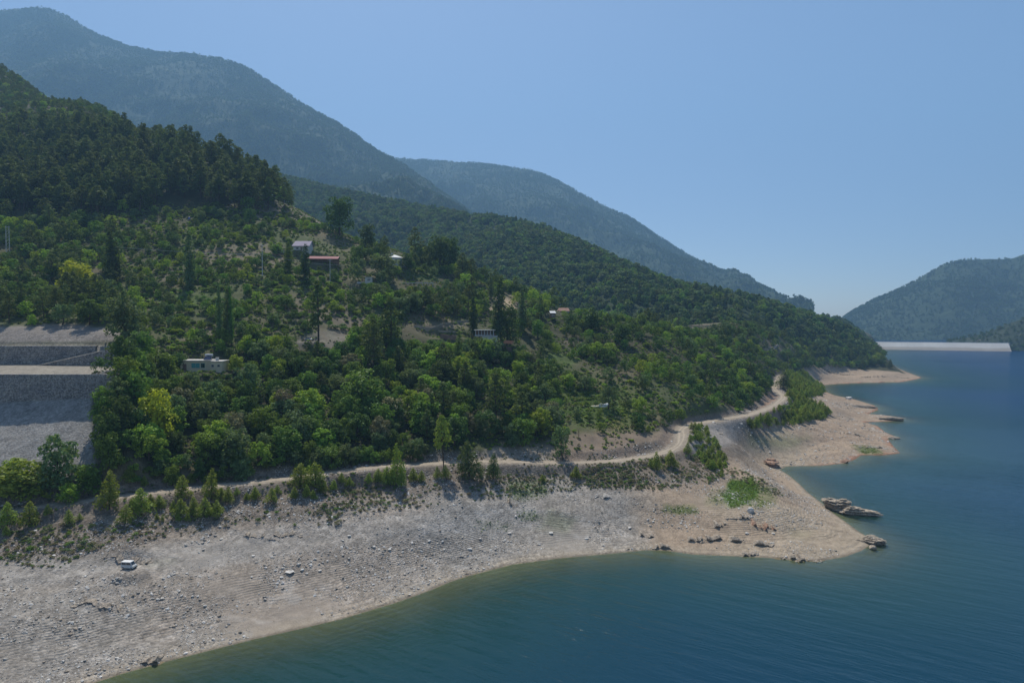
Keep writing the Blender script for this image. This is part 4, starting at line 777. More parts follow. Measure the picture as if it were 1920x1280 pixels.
for i, (u, v, wp, hp, lab) in enumerate(LED): tag(link('rock_ledge', ledge_mesh(u, v, wp, hp, i, MR['red' if 'reddish' in lab else ('grey' if 'grey' in lab else 'ledge')])), lab, 'rock', 'rock ledges along the bare shore')
BO = [(543,1072,18,8),(530,1066,8,6),(567,1068,9,6),(575,1075,7,5),(560,1058,9,7),(582,1060,10,8),(516,1070,7,5),(528,1082,8,5),(600,1070,8,6),(498,1064,8,5),(472,1082,6,5),(520,1094,8,5),(220,1085,8,8),(385,1136,10,7),(805,1015,8,6),(720,1026,7,6),(1033,1000,9,7),(655,1005,10,7),(880,1030,12,6),(650,1100,7,5),(730,1030,9,6),(66,995,10,4),(700,1025,10,5),(590,1048,8,5),(475,1042,7,4),(350,1075,7,4),(310,1100,7,5),(415,1010,8,5),(160,1080,6,5),(900,1010,8,5),(1100,1010,8,5),(1010,1020,8,5),(955,1000,9,6),(1180,990,9,6),(1400,1000,9,6),(1450,1000,8,5)]
bm_ = [rock_mesh('boulder', 80+i, MR['pale'], 3) for i in range(4)]
for i, (u, v, wp, hp) in enumerate(BO):
    g = ground(u, v); s = g[1]/FPX; o = link('boulder', bm_[i % 4], None, (g[0], g[1], g[2]+hp*s*.10)); o.scale = (wp*s*.5, wp*s*.46, hp*s*.3); o.rotation_euler = (0, 0, rgw.uniform(0, 6.28))
    lab = 'largest white slab of the boulder cluster on the gravel shore' if i == 0 else ('small white boulder in the cluster on the gravel shore' if i < 12 else ('pale boulder lying alone on the bare gravel below the terrace track' if v > 1040 and u < 700 else ('pale boulder on the upper gravel by the terrace track' if u < 700 else ('pale boulder on the headland slope' if u > 1300 else 'pale boulder on the gravel below the middle road'))))
    tag(o, lab, 'boulder', 'pale boulders on the gravel shore')

# ------------------------------------------------------------------ vegetation: leaf-by-leaf crowns on tapered trunks
def leaves(cent, nrm, size, aspect=.6, seed=0, tilt=.7):
    """one small bent leaf spray (a quad) per centre"""
    r = np.random.default_rng(seed); n = len(cent)
    nr = nrm+r.normal(0, tilt, (n, 3)); nr /= np.linalg.norm(nr, axis=1)[:, None]+1e-9
    t = np.cross(nr, r.normal(0, 1, (n, 3))); t /= np.linalg.norm(t, axis=1)[:, None]+1e-9; b = np.cross(nr, t)
    s = (size*r.uniform(.6, 1.35, n))[:, None]
    V = np.stack([cent-t*s-b*s*aspect*.5, cent+t*s*.2-b*s*aspect, cent+t*s+b*s*aspect*.4, cent-t*s*.3+b*s*aspect], 1)
    return V.reshape(-1, 3), np.repeat(r.uniform(0, 1, n), 4)
def crown_mesh(name, clumps, per, size, mat, seed, aspect=.6, flat=1.0, up=.35, tilt=.7):
    """clumps: (x, y, z, r)"""
    r = np.random.default_rng(seed); cs = []; ns = []
    for (x, y, z, cr) in clumps:
        k = max(4, int(per*(cr/np.mean([c[3] for c in clumps]))**2)); d = r.normal(0, 1, (k, 3)); d /= np.linalg.norm(d, axis=1)[:, None]
        d[:, 2] = np.where(d[:, 2] < -.45, -d[:, 2], d[:, 2])
        rr = cr*r.uniform(.55, 1.08, k)[:, None]
        p = d*rr; p[:, 2] *= flat; cs.append(p+np.array([x, y, z])); ns.append(d+np.array([0, 0, up]))
    V, va = leaves(np.concatenate(cs), np.concatenate(ns), size, aspect, seed, tilt)
    return mesh_np(name, V, np.arange(len(V)).reshape(-1, 4), [mat], False, {'leafvar': ('FLOAT', va)})
LM = {'dark green': leaf_mat('leaf_dark_green', (0.070, 0.122, 0.026)), 'mid green': leaf_mat('leaf_mid_green', (0.132, 0.212, 0.033)),
      'light green': leaf_mat('leaf_light_green', (0.235, 0.336, 0.039)), 'grey green': leaf_mat('leaf_grey_green', (0.123, 0.176, 0.066)),
      'yellow green': leaf_mat('leaf_yellow_green', (0.349, 0.432, 0.032)), 'pine': leaf_mat('pine_needles', (0.097, 0.131, 0.034), .02, .3),
      'young pine': leaf_mat('young_pine_needles', (0.211, 0.274, 0.040), .02, .3), 'dry': leaf_mat('dry_scrub', (0.204, 0.185, 0.094), .03, .35, .15), 'cypress': leaf_mat('cypress_green', (0.066, 0.105, 0.032), .02, .3)}
def bark(name, col):
    return simple_mat(name, col, .95, .4, 3.0, 0, .4, .1)
BARK = bark('bark_brown', (.085, .06, .045)); BARKG = bark('bark_grey', (.16, .14, .12))
def r3(rg, lo, hi): return rg.uniform(lo, hi)
def clumps_broad(seed):
    r = np.random.default_rng(seed); out = []
    for i in range(17):
        th = i*2.4+r.uniform(-.4, .4); z = .14+.74*i/16+r.uniform(-.06, .06); R = .36*math.sqrt(max(.08, 1-((z-.46)/.52)**2))*r.uniform(.65, 1.12)
        out.append((R*math.cos(th), R*math.sin(th), z, r.uniform(.105, .20)))
    out += [(0, 0, .82, .16), (.03, -.02, .6, .24), (r.uniform(-.1, .1), r.uniform(-.1, .1), .9, .1)]
    return out
def clumps_low(seed):
    r = np.random.default_rng(seed); out = []
    for i in range(20):
        th = i*2.4+r.uniform(-.4, .4); z = .07+.80*i/19+r.uniform(-.05, .05); R = .35*math.sqrt(max(.06, 1-((z-.36)/.62)**2))*r.uniform(.6, 1.1)
        out.append((R*math.cos(th), R*math.sin(th), z, r.uniform(.11, .19)))
    return out+[(0, 0, .45, .26), (0, 0, .75, .17), (.02, .03, .2, .25)]
def clumps_pine(seed, bare=.3, wide=.28):
    r = np.random.default_rng(seed); out = []
    for i in range(34):
        k = i/33; z = bare+(1-bare)*(k**.9)*.97; Rm = wide*(.55+.5*math.sin(math.pi*min(1, k*1.15)))*(1-k**3.2)+.015
        th = i*2.4+r.uniform(-.5, .5); R = Rm*r.uniform(.35, 1.05)
        out.append((R*math.cos(th), R*math.sin(th), z+r.uniform(-.02, .02), r.uniform(.06, .105)*(1.15-.4*k)))
    return out
def clumps_cone(seed):
    r = np.random.default_rng(seed); out = []
    for i in range(22):
        k = i/21; z = .08+.86*k; Rm = .33*(1-k)**.8+.02; th = i*2.4; R = Rm*r.uniform(.45, 1)
        out.append((R*math.cos(th), R*math.sin(th), z, .07+.13*(1-k)*r.uniform(.8, 1.2)))
    return out
def clumps_column(seed, wd=.10):
    r = np.random.default_rng(seed); out = []
    for i in range(20):
        k = i/19; z = .1+.87*k; Rm = wd*math.sin(math.pi*min(1, .2+k*.8))**.6*.55
        th = i*2.4; out.append((Rm*math.cos(th), Rm*math.sin(th), z, wd*(.75-.45*k)*r.uniform(.8, 1.15)+.01))
    return out
def clumps_shrub(seed):
    r = np.random.default_rng(seed); out = []
    for i in range(9):
        th = i*2.4; R = r.uniform(.1, .42); out.append((R*math.cos(th), R*math.sin(th), r.uniform(.3, .7)*(1-.5*R), r.uniform(.18, .32)))
    return out
def trunk_mesh(name, h, r0, mat, seed, limbs=5, lz=(.3, .7), spread=.25):
    r = np.random.default_rng(seed); m = MB()
    pts = [(0, 0, -.06), (r.uniform(-.01, .01), r.uniform(-.01, .01), h*.35), (r.uniform(-.02, .02), r.uniform(-.02, .02), h*.7), (0, 0, h)]
    m.tube(pts, [r0*1.25, r0, r0*.65, r0*.15], 6)
    for i in range(limbs):
        z = h*(lz[0]+(lz[1]-lz[0])*i/max(1, limbs-1)); th = i*2.4+r.uniform(-.3, .3); e = spread*r.uniform(.6, 1)
        m.tube([(0, 0, z), (e*.5*math.cos(th), e*.5*math.sin(th), z+.06), (e*math.cos(th), e*math.sin(th), z+.15)], [r0*.5, r0*.32, r0*.1], 4)
    me = bpy.data.meshes.new(name); me.from_pydata(m.v, [], m.f); me.materials.append(mat); me.update(); return me
PROTO = {}
PROTO['broad'] = [(crown_mesh('crown', clumps_broad(s), 84, .034, LM['mid green'], s), trunk_mesh('trunk', .75, .022, BARK, s)) for s in (1, 2, 3, 4)]
PROTO['broad'] += [(crown_mesh('crown', clumps_low(s), 84, .034, LM['mid green'], s), trunk_mesh('trunk', .75, .022, BARK, s)) for s in (5, 6, 7)]
PROTO['pine'] = [(crown_mesh('crown', clumps_pine(s, b, wd), 34, .026, LM['pine'], s, .5, .55, .6), trunk_mesh('trunk', .95, .014, BARK, s, 9, (.2, .75), .16)) for s, b, wd in ((11, .30, .24), (12, .22, .27), (13, .40, .25), (14, .28, .21))]
PROTO['ypine'] = [(crown_mesh('crown', clumps_cone(s), 70, .038, LM['young pine'], s, .35, 1.2, .8), trunk_mesh('trunk', .85, .022, BARK, s, 3, (.2, .5), .12)) for s in (21, 22, 23)]
PROTO['column'] = [(crown_mesh('crown', clumps_column(s, wd), 120, .020, LM['cypress'], s, .45, 1.7, .9), trunk_mesh('trunk', .8, .012, BARKG, s, 2, (.2, .5), .03)) for s, wd in ((31, .115), (32, .095))]
PROTO['shrub'] = [(crown_mesh('crown', clumps_shrub(s), 42, .075, LM['mid green'], s), trunk_mesh('stem', .5, .03, BARK, s, 4, (.1, .3), .2)) for s in (41, 42, 43)]
PROTO['dry'] = [(crown_mesh('crown', clumps_shrub(s), 26, .085, LM['dry'], s, .4), None) for s in (51, 52)]
KIND = {'broad': ('broadleaf_tree', 'tree', 'broadleaf tree', 'broadleaf trees on the hillside'), 'pine': ('pine_tree', 'pine tree', 'pine tree', 'pine trees on the hillside'),
        'ypine': ('young_pine', 'pine tree', 'young pine', 'young pines along the dirt road and shore'), 'column': ('cypress_tree', 'cypress', 'columnar tree', 'columnar trees among the houses'),
        'shrub': ('shrub', 'shrub', 'shrub', 'shrubs on the hillside'), 'dry': ('dry_shrub', 'shrub', 'dry shrub', 'dry shrubs above the shore')}
def plant(kind, p, h, wd, tint, label, var=None, rot=None):
    """wd: crown width as a multiple of the prototype's"""
    ps = PROTO[kind]; crown, trunk = ps[random.randrange(len(ps)) if var is None else var]; nm, cat, _, grp = KIND[kind]
    root = empty(nm, p, random.uniform(0, 6.28) if rot is None else rot); q_ = random.uniform(.84, 1.16); root.scale = (h*wd*q_, h*wd/q_, h*random.uniform(.95, 1.05)); root.rotation_euler[0] = random.gauss(0, .05); root.rotation_euler[1] = random.gauss(0, .05); tag(root, label, cat, grp)
    c = link('crown', crown, root)
    if LM[tint] is not crown.materials[0]: c.material_slots[0].link = 'OBJECT'; c.material_slots[0].material = LM[tint]
    if trunk: link('trunk' if kind not in ('shrub',) else 'stem', trunk, root)
    return root
LANDM = [(90,730,'the stepped gabion walls'), (378,690,'the cream flat-roofed house'), (565,465,'the mauve-roofed house'), (610,490,'the long red-roofed shed'), (745,495,'the white hillside house'),
 (580,640,'the silver car'), (912,625,'the columned veranda house'), (1037,595,'the small white cabin'), (1132,760,'the white tarpaulin shelter'), (1162,792,'the red earth patch'), (1280,810,'the bend of the dirt road'),
 (1465,745,'the red bend of the dirt road'), (1330,610,'the far stone terraces'), (242,1062,'the parked white van'), (1395,925,'the bright green meadow'), (300,790,'the yellow green tree'), (218,500,'the dark cypress'),
 (420,600,'the pale poplar clump'), (597,610,'the lone tall pine'), (240,930,'the left stretch of dirt road'), (560,900,'the dirt road beside the pine clump'), (900,868,'the middle stretch of dirt road'),
 (1150,865,'the brown roadside bank'), (60,300,'the upper pine wood'), (330,330,'the middle of the pine wood'), (500,370,'the right edge of the pine wood'), (835,480,'the big dark ridge tree'), (1085,660,'the pale field patch'),
 (1600,690,'the far rocky promontory'), (830,630,'the walled farm plots'), (1450,650,'the far dry terraces'), (145,520,'the yellow bush by the cypress'), (480,490,'the bare brown slope'), (690,525,'the white hut'), (720,760,'the dark central thicket'), (1350,850,'the gully pines'), (985,965,'the wet grassy hollow')]
def where(u, v):
    d = [((u-a)**2+((v-b)*1.5)**2, a, b, t) for a, b, t in LANDM]; _, a, b, t = min(d); dx, dy = u-a, v-b
    if abs(dx) < 22 and abs(dy) < 16: return 'beside '+t
    if abs(dy)*1.6 > abs(dx): return ('uphill of ' if dy < 0 else 'downhill of ')+t
    return ('to the left of ' if dx < 0 else 'to the right of ')+t
def autolabel(kind, tint, h, u, v):
    lim = {'broad': (7, 11), 'pine': (16, 26), 'ypine': (3, 5), 'shrub': (1.6, 2.6), 'dry': (.8, 1.2)}[kind]
    sz = 'small' if h < lim[0] else ('tall' if h > lim[1] else 'medium')
    if kind in ('shrub', 'dry'): sz = {'small': 'low', 'tall': 'big', 'medium': 'round'}[sz]
    t = {'pine': 'dark', 'young pine': 'fresh green', 'dry': 'brownish', 'cypress': 'dark'}.get(tint, tint)
    return f"{sz} {t} {KIND[kind][2]} {where(u, v)}"
# --- single trees the photograph shows plainly: kind, u, v of the foot, v of the top, width in px, tint, label
HERO = [
 ('broad',637,441,368,50,'dark green','tall dark rounded tree standing alone on the skyline right of the pine wood'), ('broad',691,466,420,31,'dark green','dark egg-shaped tree on the skyline, second right of the pine wood'),
 ('pine',778,484,428,38,'pine','tall pine with a bare lower trunk just behind the white hillside house'), ('broad',826,503,440,50,'dark green','big dark broad tree on the ridge right of the white house'), ('broad',852,503,446,38,'dark green','dark tree leaning on the right of the big dark ridge tree'),
 ('pine',866,520,474,34,'grey green','flat-topped olive green pine at the right foot of the big ridge trees'),
 ('pine',597,645,533,64,'pine','lone tall pine with open crown beside the silver car'), ('pine',735,665,556,66,'pine','dark wide pine on the slope left of the walled farm plots'), ('pine',700,672,600,46,'pine','dark pine in the thicket left of the wide pine'),
 ('column',218,527,434,25,'cypress','thick dark cypress standing left of the overhead cable'), ('column',541,512,456,15,'mid green','narrow green poplar left of the mauve-roofed house front'), ('column',571,522,462,16,'cypress','narrow dark cypress at the left end of the red-roofed shed'),
 ('column',357,538,440,20,'grey green','pale grey poplar with thin leaves on the open slope'), ('column',412,642,530,12,'grey green','left trunk of the pale poplar clump below the open slope'), ('column',424,645,522,13,'grey green','tallest middle trunk of the pale poplar clump'), ('column',435,643,536,11,'mid green','right trunk of the pale poplar clump'),
 ('column',888,632,560,18,'cypress','dark cypress at the left corner of the columned veranda house'), ('column',932,640,524,25,'cypress','tallest dark cypress right of the columned veranda house'), ('column',921,560,512,9,'grey green','thin pale poplar top left of the tallest cypress'), ('column',979,622,546,16,'grey green','slender grey poplar right of the orange-roofed shelter'), ('column',855,692,622,16,'mid green','slim poplar below the walled farm plots'),
 ('broad',921,672,634,44,'grey green','leafy tree in front of the lower wall of the veranda house'), ('broad',951,645,573,40,'dark green','very dark dense tree between the tallest cypress and the orange-roofed shelter'),
 ('broad',300,830,724,72,'yellow green','bright yellow green tree in the thicket below the cream house'), ('broad',145,548,493,56,'yellow green','bright yellow green tree left of the thick cypress'), ('broad',275,712,662,44,'mid green','green tree left of the cream flat-roofed house'),
 ('broad',110,925,820,68,'grey green','large grey green tree at the foot of the pale scree slope'), ('broad',200,792,722,46,'mid green','rounded green tree on the thicket edge beside the lowest gabion wall'), ('broad',204,850,772,52,'dark green','dark tree at the thicket edge on the right of the scree slope'), ('broad',236,735,675,52,'mid green','green tree covering the right end of the lowest gabion wall'), ('broad',256,705,650,48,'dark green','dark tree below the right end of the wedge-shaped wall'), ('broad',250,760,695,54,'mid green','mid green tree one row inside the thicket edge by the walls'), ('broad',228,815,745,52,'dark green','dark tree one row inside the thicket edge by the scree'), ('broad',278,690,652,30,'light green','light green tree right of the end of the climbing ramp'), ('broad',205,880,815,44,'mid green','mid green tree at the lowest corner of the thicket by the scree'),
 ('broad',38,940,862,92,'young pine','wide bushy fresh green tree at the left edge above the dirt road'), ('broad',165,928,868,52,'mid green','round green bush tree on the slope right of the large grey green tree'), ('broad',128,942,905,40,'light green','small light green bush tree below the large grey green tree'), ('ypine',205,953,880,46,'young pine','tall young pine on the road edge left of the sapling row'),
 ('ypine',395,938,876,34,'young pine','young pine in the middle of the sapling row on the road edge'), ('ypine',562,916,866,40,'young pine','left half of the big pine clump on the lower road edge'), ('ypine',592,914,868,40,'young pine','right half of the big pine clump on the lower road edge'),
 ('ypine',745,905,832,32,'young pine','slender young pine below the road left of the dense cone pine'), ('ypine',880,898,824,50,'pine','dense dark cone-shaped pine on the lower road edge'), ('ypine',925,898,850,26,'pine','small dark pine right of the dense cone pine'), ('pine',832,878,772,40,'young pine','tall pointed pine above the road behind the dense cone pine'),
 ('broad',1054,862,800,36,'grey green','round-crowned tree on a bare trunk beside the middle road'), ('broad',1141,766,722,30,'grey green','fan-shaped tree with a forked trunk right of the white tarpaulin shelter'),
 ('broad',722,526,478,52,'grey green','wide olive tinted tree in front of the white hillside house'), ('broad',762,504,474,26,'dark green','small dark round tree against the wall of the white hillside house'), ('broad',468,420,392,18,'dark green','small dark tree with bare stem below the pine wood edge'),
 ('ypine',1232,882,848,22,'young pine','left one of two small pines below the road bend'), ('ypine',1258,875,844,28,'young pine','right one of two small pines below the road bend'), ('ypine',1468,728,696,30,'pine','dark pine on the left of the red road bend'),
 ('broad',235,640,560,70,'grey green','tall grey green tree behind the upper gabion road'), ('pine',236,640,545,50,'grey green','olive pine above the right end of the upper gabion road'), ('broad',1110,618,575,50,'dark green','dark round tree right of the small white cabin'), ('broad',1165,645,605,38,'dark green','dark tree further right of the small white cabin'),
 ('pine',930,800,705,60,'pine','dark pine rising over the central thicket above the road'), ('broad',680,770,690,80,'mid green','large rounded tree in the central thicket'), ('pine',700,700,610,50,'pine','olive pine standing above the central thicket'), ('ypine',1618,692,672,12,'pine','left small pine on the tip of the far promontory'), ('ypine',1667,690,673,11,'pine','right small pine on the tip of the far promontory'),
]
YP = [(14,986,46),(55,986,46),(130,982,26),(235,981,38),(265,966,50),(300,952,26),(338,968,34),(340,938,48),(365,962,32),(383,970,38),(408,966,28),(428,940,26),(462,938,15),(478,936,24),(508,942,28),(552,934,22),(575,932,24),(588,936,18),(606,924,24),(625,918,20),(325,957,20),(305,976,12),(335,976,14),(352,976,18),(294,974,12),
 (708,904,26),(725,908,32),(752,911,28),(776,902,26),(790,902,20),(820,897,24),(836,896,26),(1080,896,24),(690,905,18),(1018,903,14),(12,1004,20),(655,912,18),(735,900,22),(1220,876,16),(1290,850,22),(150,975,14),(90,965,20),(250,950,18),(283,945,20),(416,930,18),(444,928,16),(520,925,16),(640,905,20)]
for c_ in CROPS: crop_row(*c_)
occupied = []
DRAW = []
PROTW = {'broad': .78, 'pine': .60, 'ypine': .72, 'column': .22, 'shrub': 1.05, 'dry': 1.05}
def foot(p): return (p[0], p[1], zat(p[0], p[1])-.02)
for kind, u, v, vt, wpx, tint, lab in HERO:
    g = ground(u, v)
    if g is None: continue
    h = (v-vt)*g[1]/FPX; wm = wpx*g[1]/FPX; plant(kind, foot(g), h, wm/(PROTW[kind]*h), tint, lab, var=(4+len(DRAW) % 3 if kind == 'broad' and not any(q in lab for q in ('trunk', 'bare')) else None)); occupied.append((g[0], g[1], wm*.4))
    DRAW.append(kind)
ypn = 0
for u, v, hp in YP:
    g = ground(u, v)
    if g is None: continue
    h = hp*g[1]/FPX; kind = 'ypine'; plant(kind, foot(g), h, random.uniform(.95, 1.25), 'young pine', autolabel(kind, 'young pine', h, u, v)); occupied.append((g[0], g[1], h*.3)); DRAW.append(kind)
# --- planting regions on the ground: (polygon in photo pixels, spacing m, {kind: (weight, hmin, hmax)}, tints, share kept)
TB = ['dark green', 'mid green', 'mid green', 'light green', 'grey green']
TD = ['dark green', 'dark green', 'mid green', 'grey green']
TX = TB+TB+TD+['dry', 'light green']
CLEAR = [[(-80,890),(-80,690),(172,690),(176,870),(140,905)], [(-80,698),(-80,600),(262,628),(210,698)], [(340,668),(425,668),(425,706),(340,706)], [(545,440),(660,440),(660,500),(545,500)], [(545,620),(660,620),(660,655),(545,655)], [(765,602),(900,602),(900,648),(765,648)], [(895,606),(972,606),(972,662),(895,662)], [(722,470),(775,470),(775,508),(735,508)], [(1030,580),(1048,580),(1048,604),(1030,604)], [(1050,735),(1165,735),(1165,772),(1050,772)], [(1140,780),(1184,778),(1184,800),(1140,802)], [(680,512),(702,512),(702,535),(680,535)], [(922,555),(966,552),(966,585),(922,588)], [(1290,585),(1352,585),(1352,628),(1290,628)], [(1452,700),(1475,700),(1475,728),(1452,728)],[(740,520),(850,520),(850,545),(740,545)]]
REG = [
 ([(1590,600),(1625,612),(1665,645),(1664,668),(1640,672),(1600,650)], 8.5, {'broad': (.6, 7, 11), 'pine': (.4, 9, 14)}, ['dark green', 'mid green', 'grey green'], .95),
 ([(150,868),(300,872),(420,872),(620,858),(700,852),(790,850),(790,864),(700,874),(520,896),(330,912),(240,925),(80,945),(0,955),(0,890)], 2.5, {'shrub': (.45, 2, 4), 'ypine': (.13, 3, 5.5), 'broad': (.42, 4, 8)}, TB+['light green'], .9),
 ([(-140,252),(0,250),(110,252),(200,262),(330,284),(440,318),(545,356),(545,402),(440,396),(330,386),(200,412),(100,404),(-140,420)], 9.5, {'pine': (.86, 20, 31), 'broad': (.14, 7, 13)}, TD, .86),
 ([(-140,10),(0,85),(110,140),(230,228),(330,270),(330,284),(200,262),(110,252),(0,250),(-140,252)], 8.5, {'pine': (.5, 8, 12), 'broad': (.5, 6, 10)}, TB, .9),
 ([(170,700),(250,645),(330,690),(430,700),(470,650),(560,655),(640,650),(700,610),(760,640),(860,650),(960,655),(1010,690),(1050,740),(1040,800),(1000,842),(900,845),(700,868),(620,882),(420,895),(260,905),(180,890),(175,800)], 6.0, {'broad': (.80, 5.5, 12.5), 'pine': (.08, 11, 18), 'shrub': (.12, 2, 4)}, TX, .92),
 ([(-140,420),(220,412),(235,600),(215,612),(-140,612)], 6.6, {'broad': (.66, 6, 11), 'pine': (.16, 11, 18), 'shrub': (.18, 2, 4)}, TB+['grey green'], .88),
 ([(700,468),(760,478),(850,492),(940,530),(1000,562),(1080,590),(1010,640),(900,605),(760,600),(690,580),(640,540),(660,500)], 6.4, {'broad': (.7, 6, 12), 'pine': (.12, 10, 17), 'shrub': (.18, 2, 4)}, TB, .80),
 ([(1010,640),(1080,590),(1200,612),(1330,628),(1480,650),(1500,690),(1455,700),(1440,740),(1400,770),(1290,785),(1240,812),(1180,800),(1060,760),(1020,700)], 5.4, {'broad': (.60, 4, 9), 'shrub': (.38, 1.6, 3.6), 'pine': (.02, 8, 11)}, TB+['mid green', 'light green', 'light green'], .74),
 ([(1200,560),(1330,550),(1500,600),(1640,660),(1640,684),(1500,690),(1480,650),(1330,628),(1200,612)], 8.0, {'broad': (.6, 6, 11), 'pine': (.4, 9, 15)}, TD, .9),
 ([(1480,660),(1640,655),(1662,686),(1600,690),(1490,694)], 6.5, {'broad': (.75, 7, 11), 'pine': (.25, 9, 14)}, TD, .95),
 ([(220,400),(440,396),(545,402),(700,465),(660,500),(640,540),(690,580),(760,600),(700,612),(640,655),(470,650),(430,690),(330,690),(250,645),(235,600)], 4.6, {'shrub': (.68, 1.3, 3.6), 'broad': (.29, 3.5, 7.5), 'ypine': (.03, 3, 5)}, TB+['light green'], .84),
 ([(1290,800),(1322,800),(1366,872),(1360,897),(1332,882),(1296,838)], 3.0, {'ypine': (.6, 2.5, 4.5), 'shrub': (.4, 1.2, 2.4)}, ['mid green', 'grey green'], .85),
 ([(1400,785),(1440,775),(1478,752),(1474,702),(1500,697),(1542,727),(1540,742),(1505,748),(1557,778),(1540,786),(1470,800),(1400,806)], 3.5, {'ypine': (.66, 3.5, 8), 'shrub': (.34, 1.4, 3.4)}, ['mid green', 'grey green', 'dark green'], .85),
 ([(1040,800),(1060,760),(1180,800),(1240,812),(1180,815),(1040,812)], 4.6, {'shrub': (.6, 1.2, 3), 'broad': (.3, 4, 6.5), 'ypine': (.1, 3, 5)}, TB, .7),
]
DRYR = [([(0,1000),(130,985),(300,980),(420,970),(560,950),(640,940),(640,985),(420,990),(240,1010),(120,1055),(0,1058)], 1.25, .62), ([(640,905),(800,890),(1000,890),(1190,875),(1190,912),(1000,925),(820,950),(640,965)], 1.4, .5),
 ([(1100,870),(1330,850),(1352,905),(1230,920),(1100,915)], 1.3, .6), ([(1320,860),(1400,885),(1500,935),(1460,930),(1360,890)], 2.0, .6)]
rg = np.random.default_rng(99); cand = []
used = np.zeros(0)
def region_pts(poly, sp, keep, clump=.5):
    gx, gy = np.meshgrid(np.arange(-1250 if sp > 5 else -720, 640, sp), np.arange(170, 1900 if sp > 5 else 1120, sp)); gx = gx+rg.uniform(-.48, .48, gx.shape)*sp; gy = gy+rg.uniform(-.48, .48, gy.shape)*sp
    gx, gy = gx.ravel(), gy.ravel(); ok = np.abs(gx/gy) < 1.1; gx, gy = gx[ok], gy[ok]
    gz = samp(Z, gx, gy); u, v = to_px(gx, gy, gz); ok = inside(u, v, poly) & (samp(rd, gx, gy) > 4.4) & (samp(np.where(INS, SD, 0), gx, gy) > 1.5)
    kp = keep*(1-clump)+keep*clump*2*sstep(.38, .62, fbm(gx*.04, gy*.04, 77, 3)); ok &= rg.uniform(0, 1, len(gx)) < kp
    for c in CLEAR: ok &= ~inside(u, v, c)
    return gx[ok], gy[ok], gz[ok], u[ok], v[ok]
VISR = [(338,662,420,700), (503,444,640,494), (724,472,756,500), (740,520,816,538), (684,518,700,531), (770,600,882,638), (890,606,938,632), (942,634,964,652), (1030,584,1044,602), (1046,572,1068,584), (562,626,640,642), (1105,748,1145,765), (1140,780,1180,798), (925,556,964,582), (1360,588,1402,603), (12,424,20,474), (486,456,496,518), (345,404,360,412), (1452,700,1474,712), (1440,738,1472,760), (1265,796,1300,835)]
def open_view(u, v, y, h, wd):
    """tallest growth that leaves the buildings behind in sight"""
    for u0, v0, u1, v1 in VISR:
        r_ = h*wd*.42*FPX/y
        if v > v1-1 and u0-r_ < u < u1+r_ and v-h*FPX/y < v1-2: h = max(.0, (v-v1+2)*y/FPX)
    return h
OCC = np.array(occupied)
def free(x, y): return ((OCC[:, 0]-x)**2+(OCC[:, 1]-y)**2 > OCC[:, 2]**2).all()
taken = []
for poly, sp, mix_, tints, keep in REG:
    X_, Y_, Z_, U_, V_ = region_pts(poly, sp, keep, .25 if keep > .8 else .7)
    ks = list(mix_); ws = np.array([mix_[k][0] for k in ks]); ws = ws/ws.sum()
    for x, y, z, u, v in zip(X_, Y_, Z_, U_, V_):
        if not free(x, y): continue
        if any(inside(np.array([u]), np.array([v]), t)[0] for t in taken): continue
        kind = ks[rg.choice(len(ks), p=ws)]; h = rg.uniform(*mix_[kind][1:]); h *= rg.uniform(.85, 1.1)
        tint = {'pine': 'pine', 'ypine': 'young pine'}.get(kind) or tints[rg.integers(len(tints))]
        wd = {'broad': rg.uniform(.88, 1.25), 'pine': rg.uniform(.9, 1.25), 'ypine': rg.uniform(.95, 1.35), 'shrub': rg.uniform(1, 1.6)}[kind]
        h2 = open_view(u, v, y, h, wd)
        if h2 < h:
            if h2 < .9: continue
            h = h2
            if h < 3.2 and kind != 'shrub': kind = 'shrub'; tint = tints[rg.integers(len(tints))]; wd = 1.3
        a_, t_ = x/y, (z+h*.8-CAMZ)/y; Ys = np.linspace(120, y-2, 60); vis = not (samp(Z, a_*Ys, Ys) > CAMZ+t_*Ys).any()
        cand.append((kind, x, y, z, h, wd, tint, u, v, vis, h*wd/math.hypot(x, y)))
    taken.append(poly)
for poly, sp, keep in DRYR:
    X_, Y_, Z_, U_, V_ = region_pts(poly, sp, keep, .9)
    for x, y, z, u, v in zip(X_, Y_, Z_, U_, V_):
        if not free(x, y): continue
        h = rg.uniform(.3, 1.0)**1.0*rg.choice([1, 1, 1.6]); t = ('dry', 'grey green', 'mid green')[int(rg.choice(3, p=[.5, .33, .17]))]; cand.append(('dry', x, y, z, h, rg.uniform(1, 1.5), t, u, v, True, h/math.hypot(x, y)))
REST = {}
for kind in ('broad', 'pine', 'ypine', 'shrub', 'dry'):
    cs = sorted([c for c in cand if c[0] == kind], key=lambda c: -c[10]*(1 if c[9] and 0 < c[7] < 1920 else .0)); room = 296-DRAW.count(kind)
    print(kind, len(cs))
    for c in cs[:room]:
        if c[9]: plant(kind, (c[1], c[2], c[3]-.05), c[4], c[5], c[6], autolabel(kind, c[6], c[4], c[7], c[8]))
        else: REST.setdefault(kind, []).append(c)
    REST.setdefault(kind, []).extend(cs[room:])
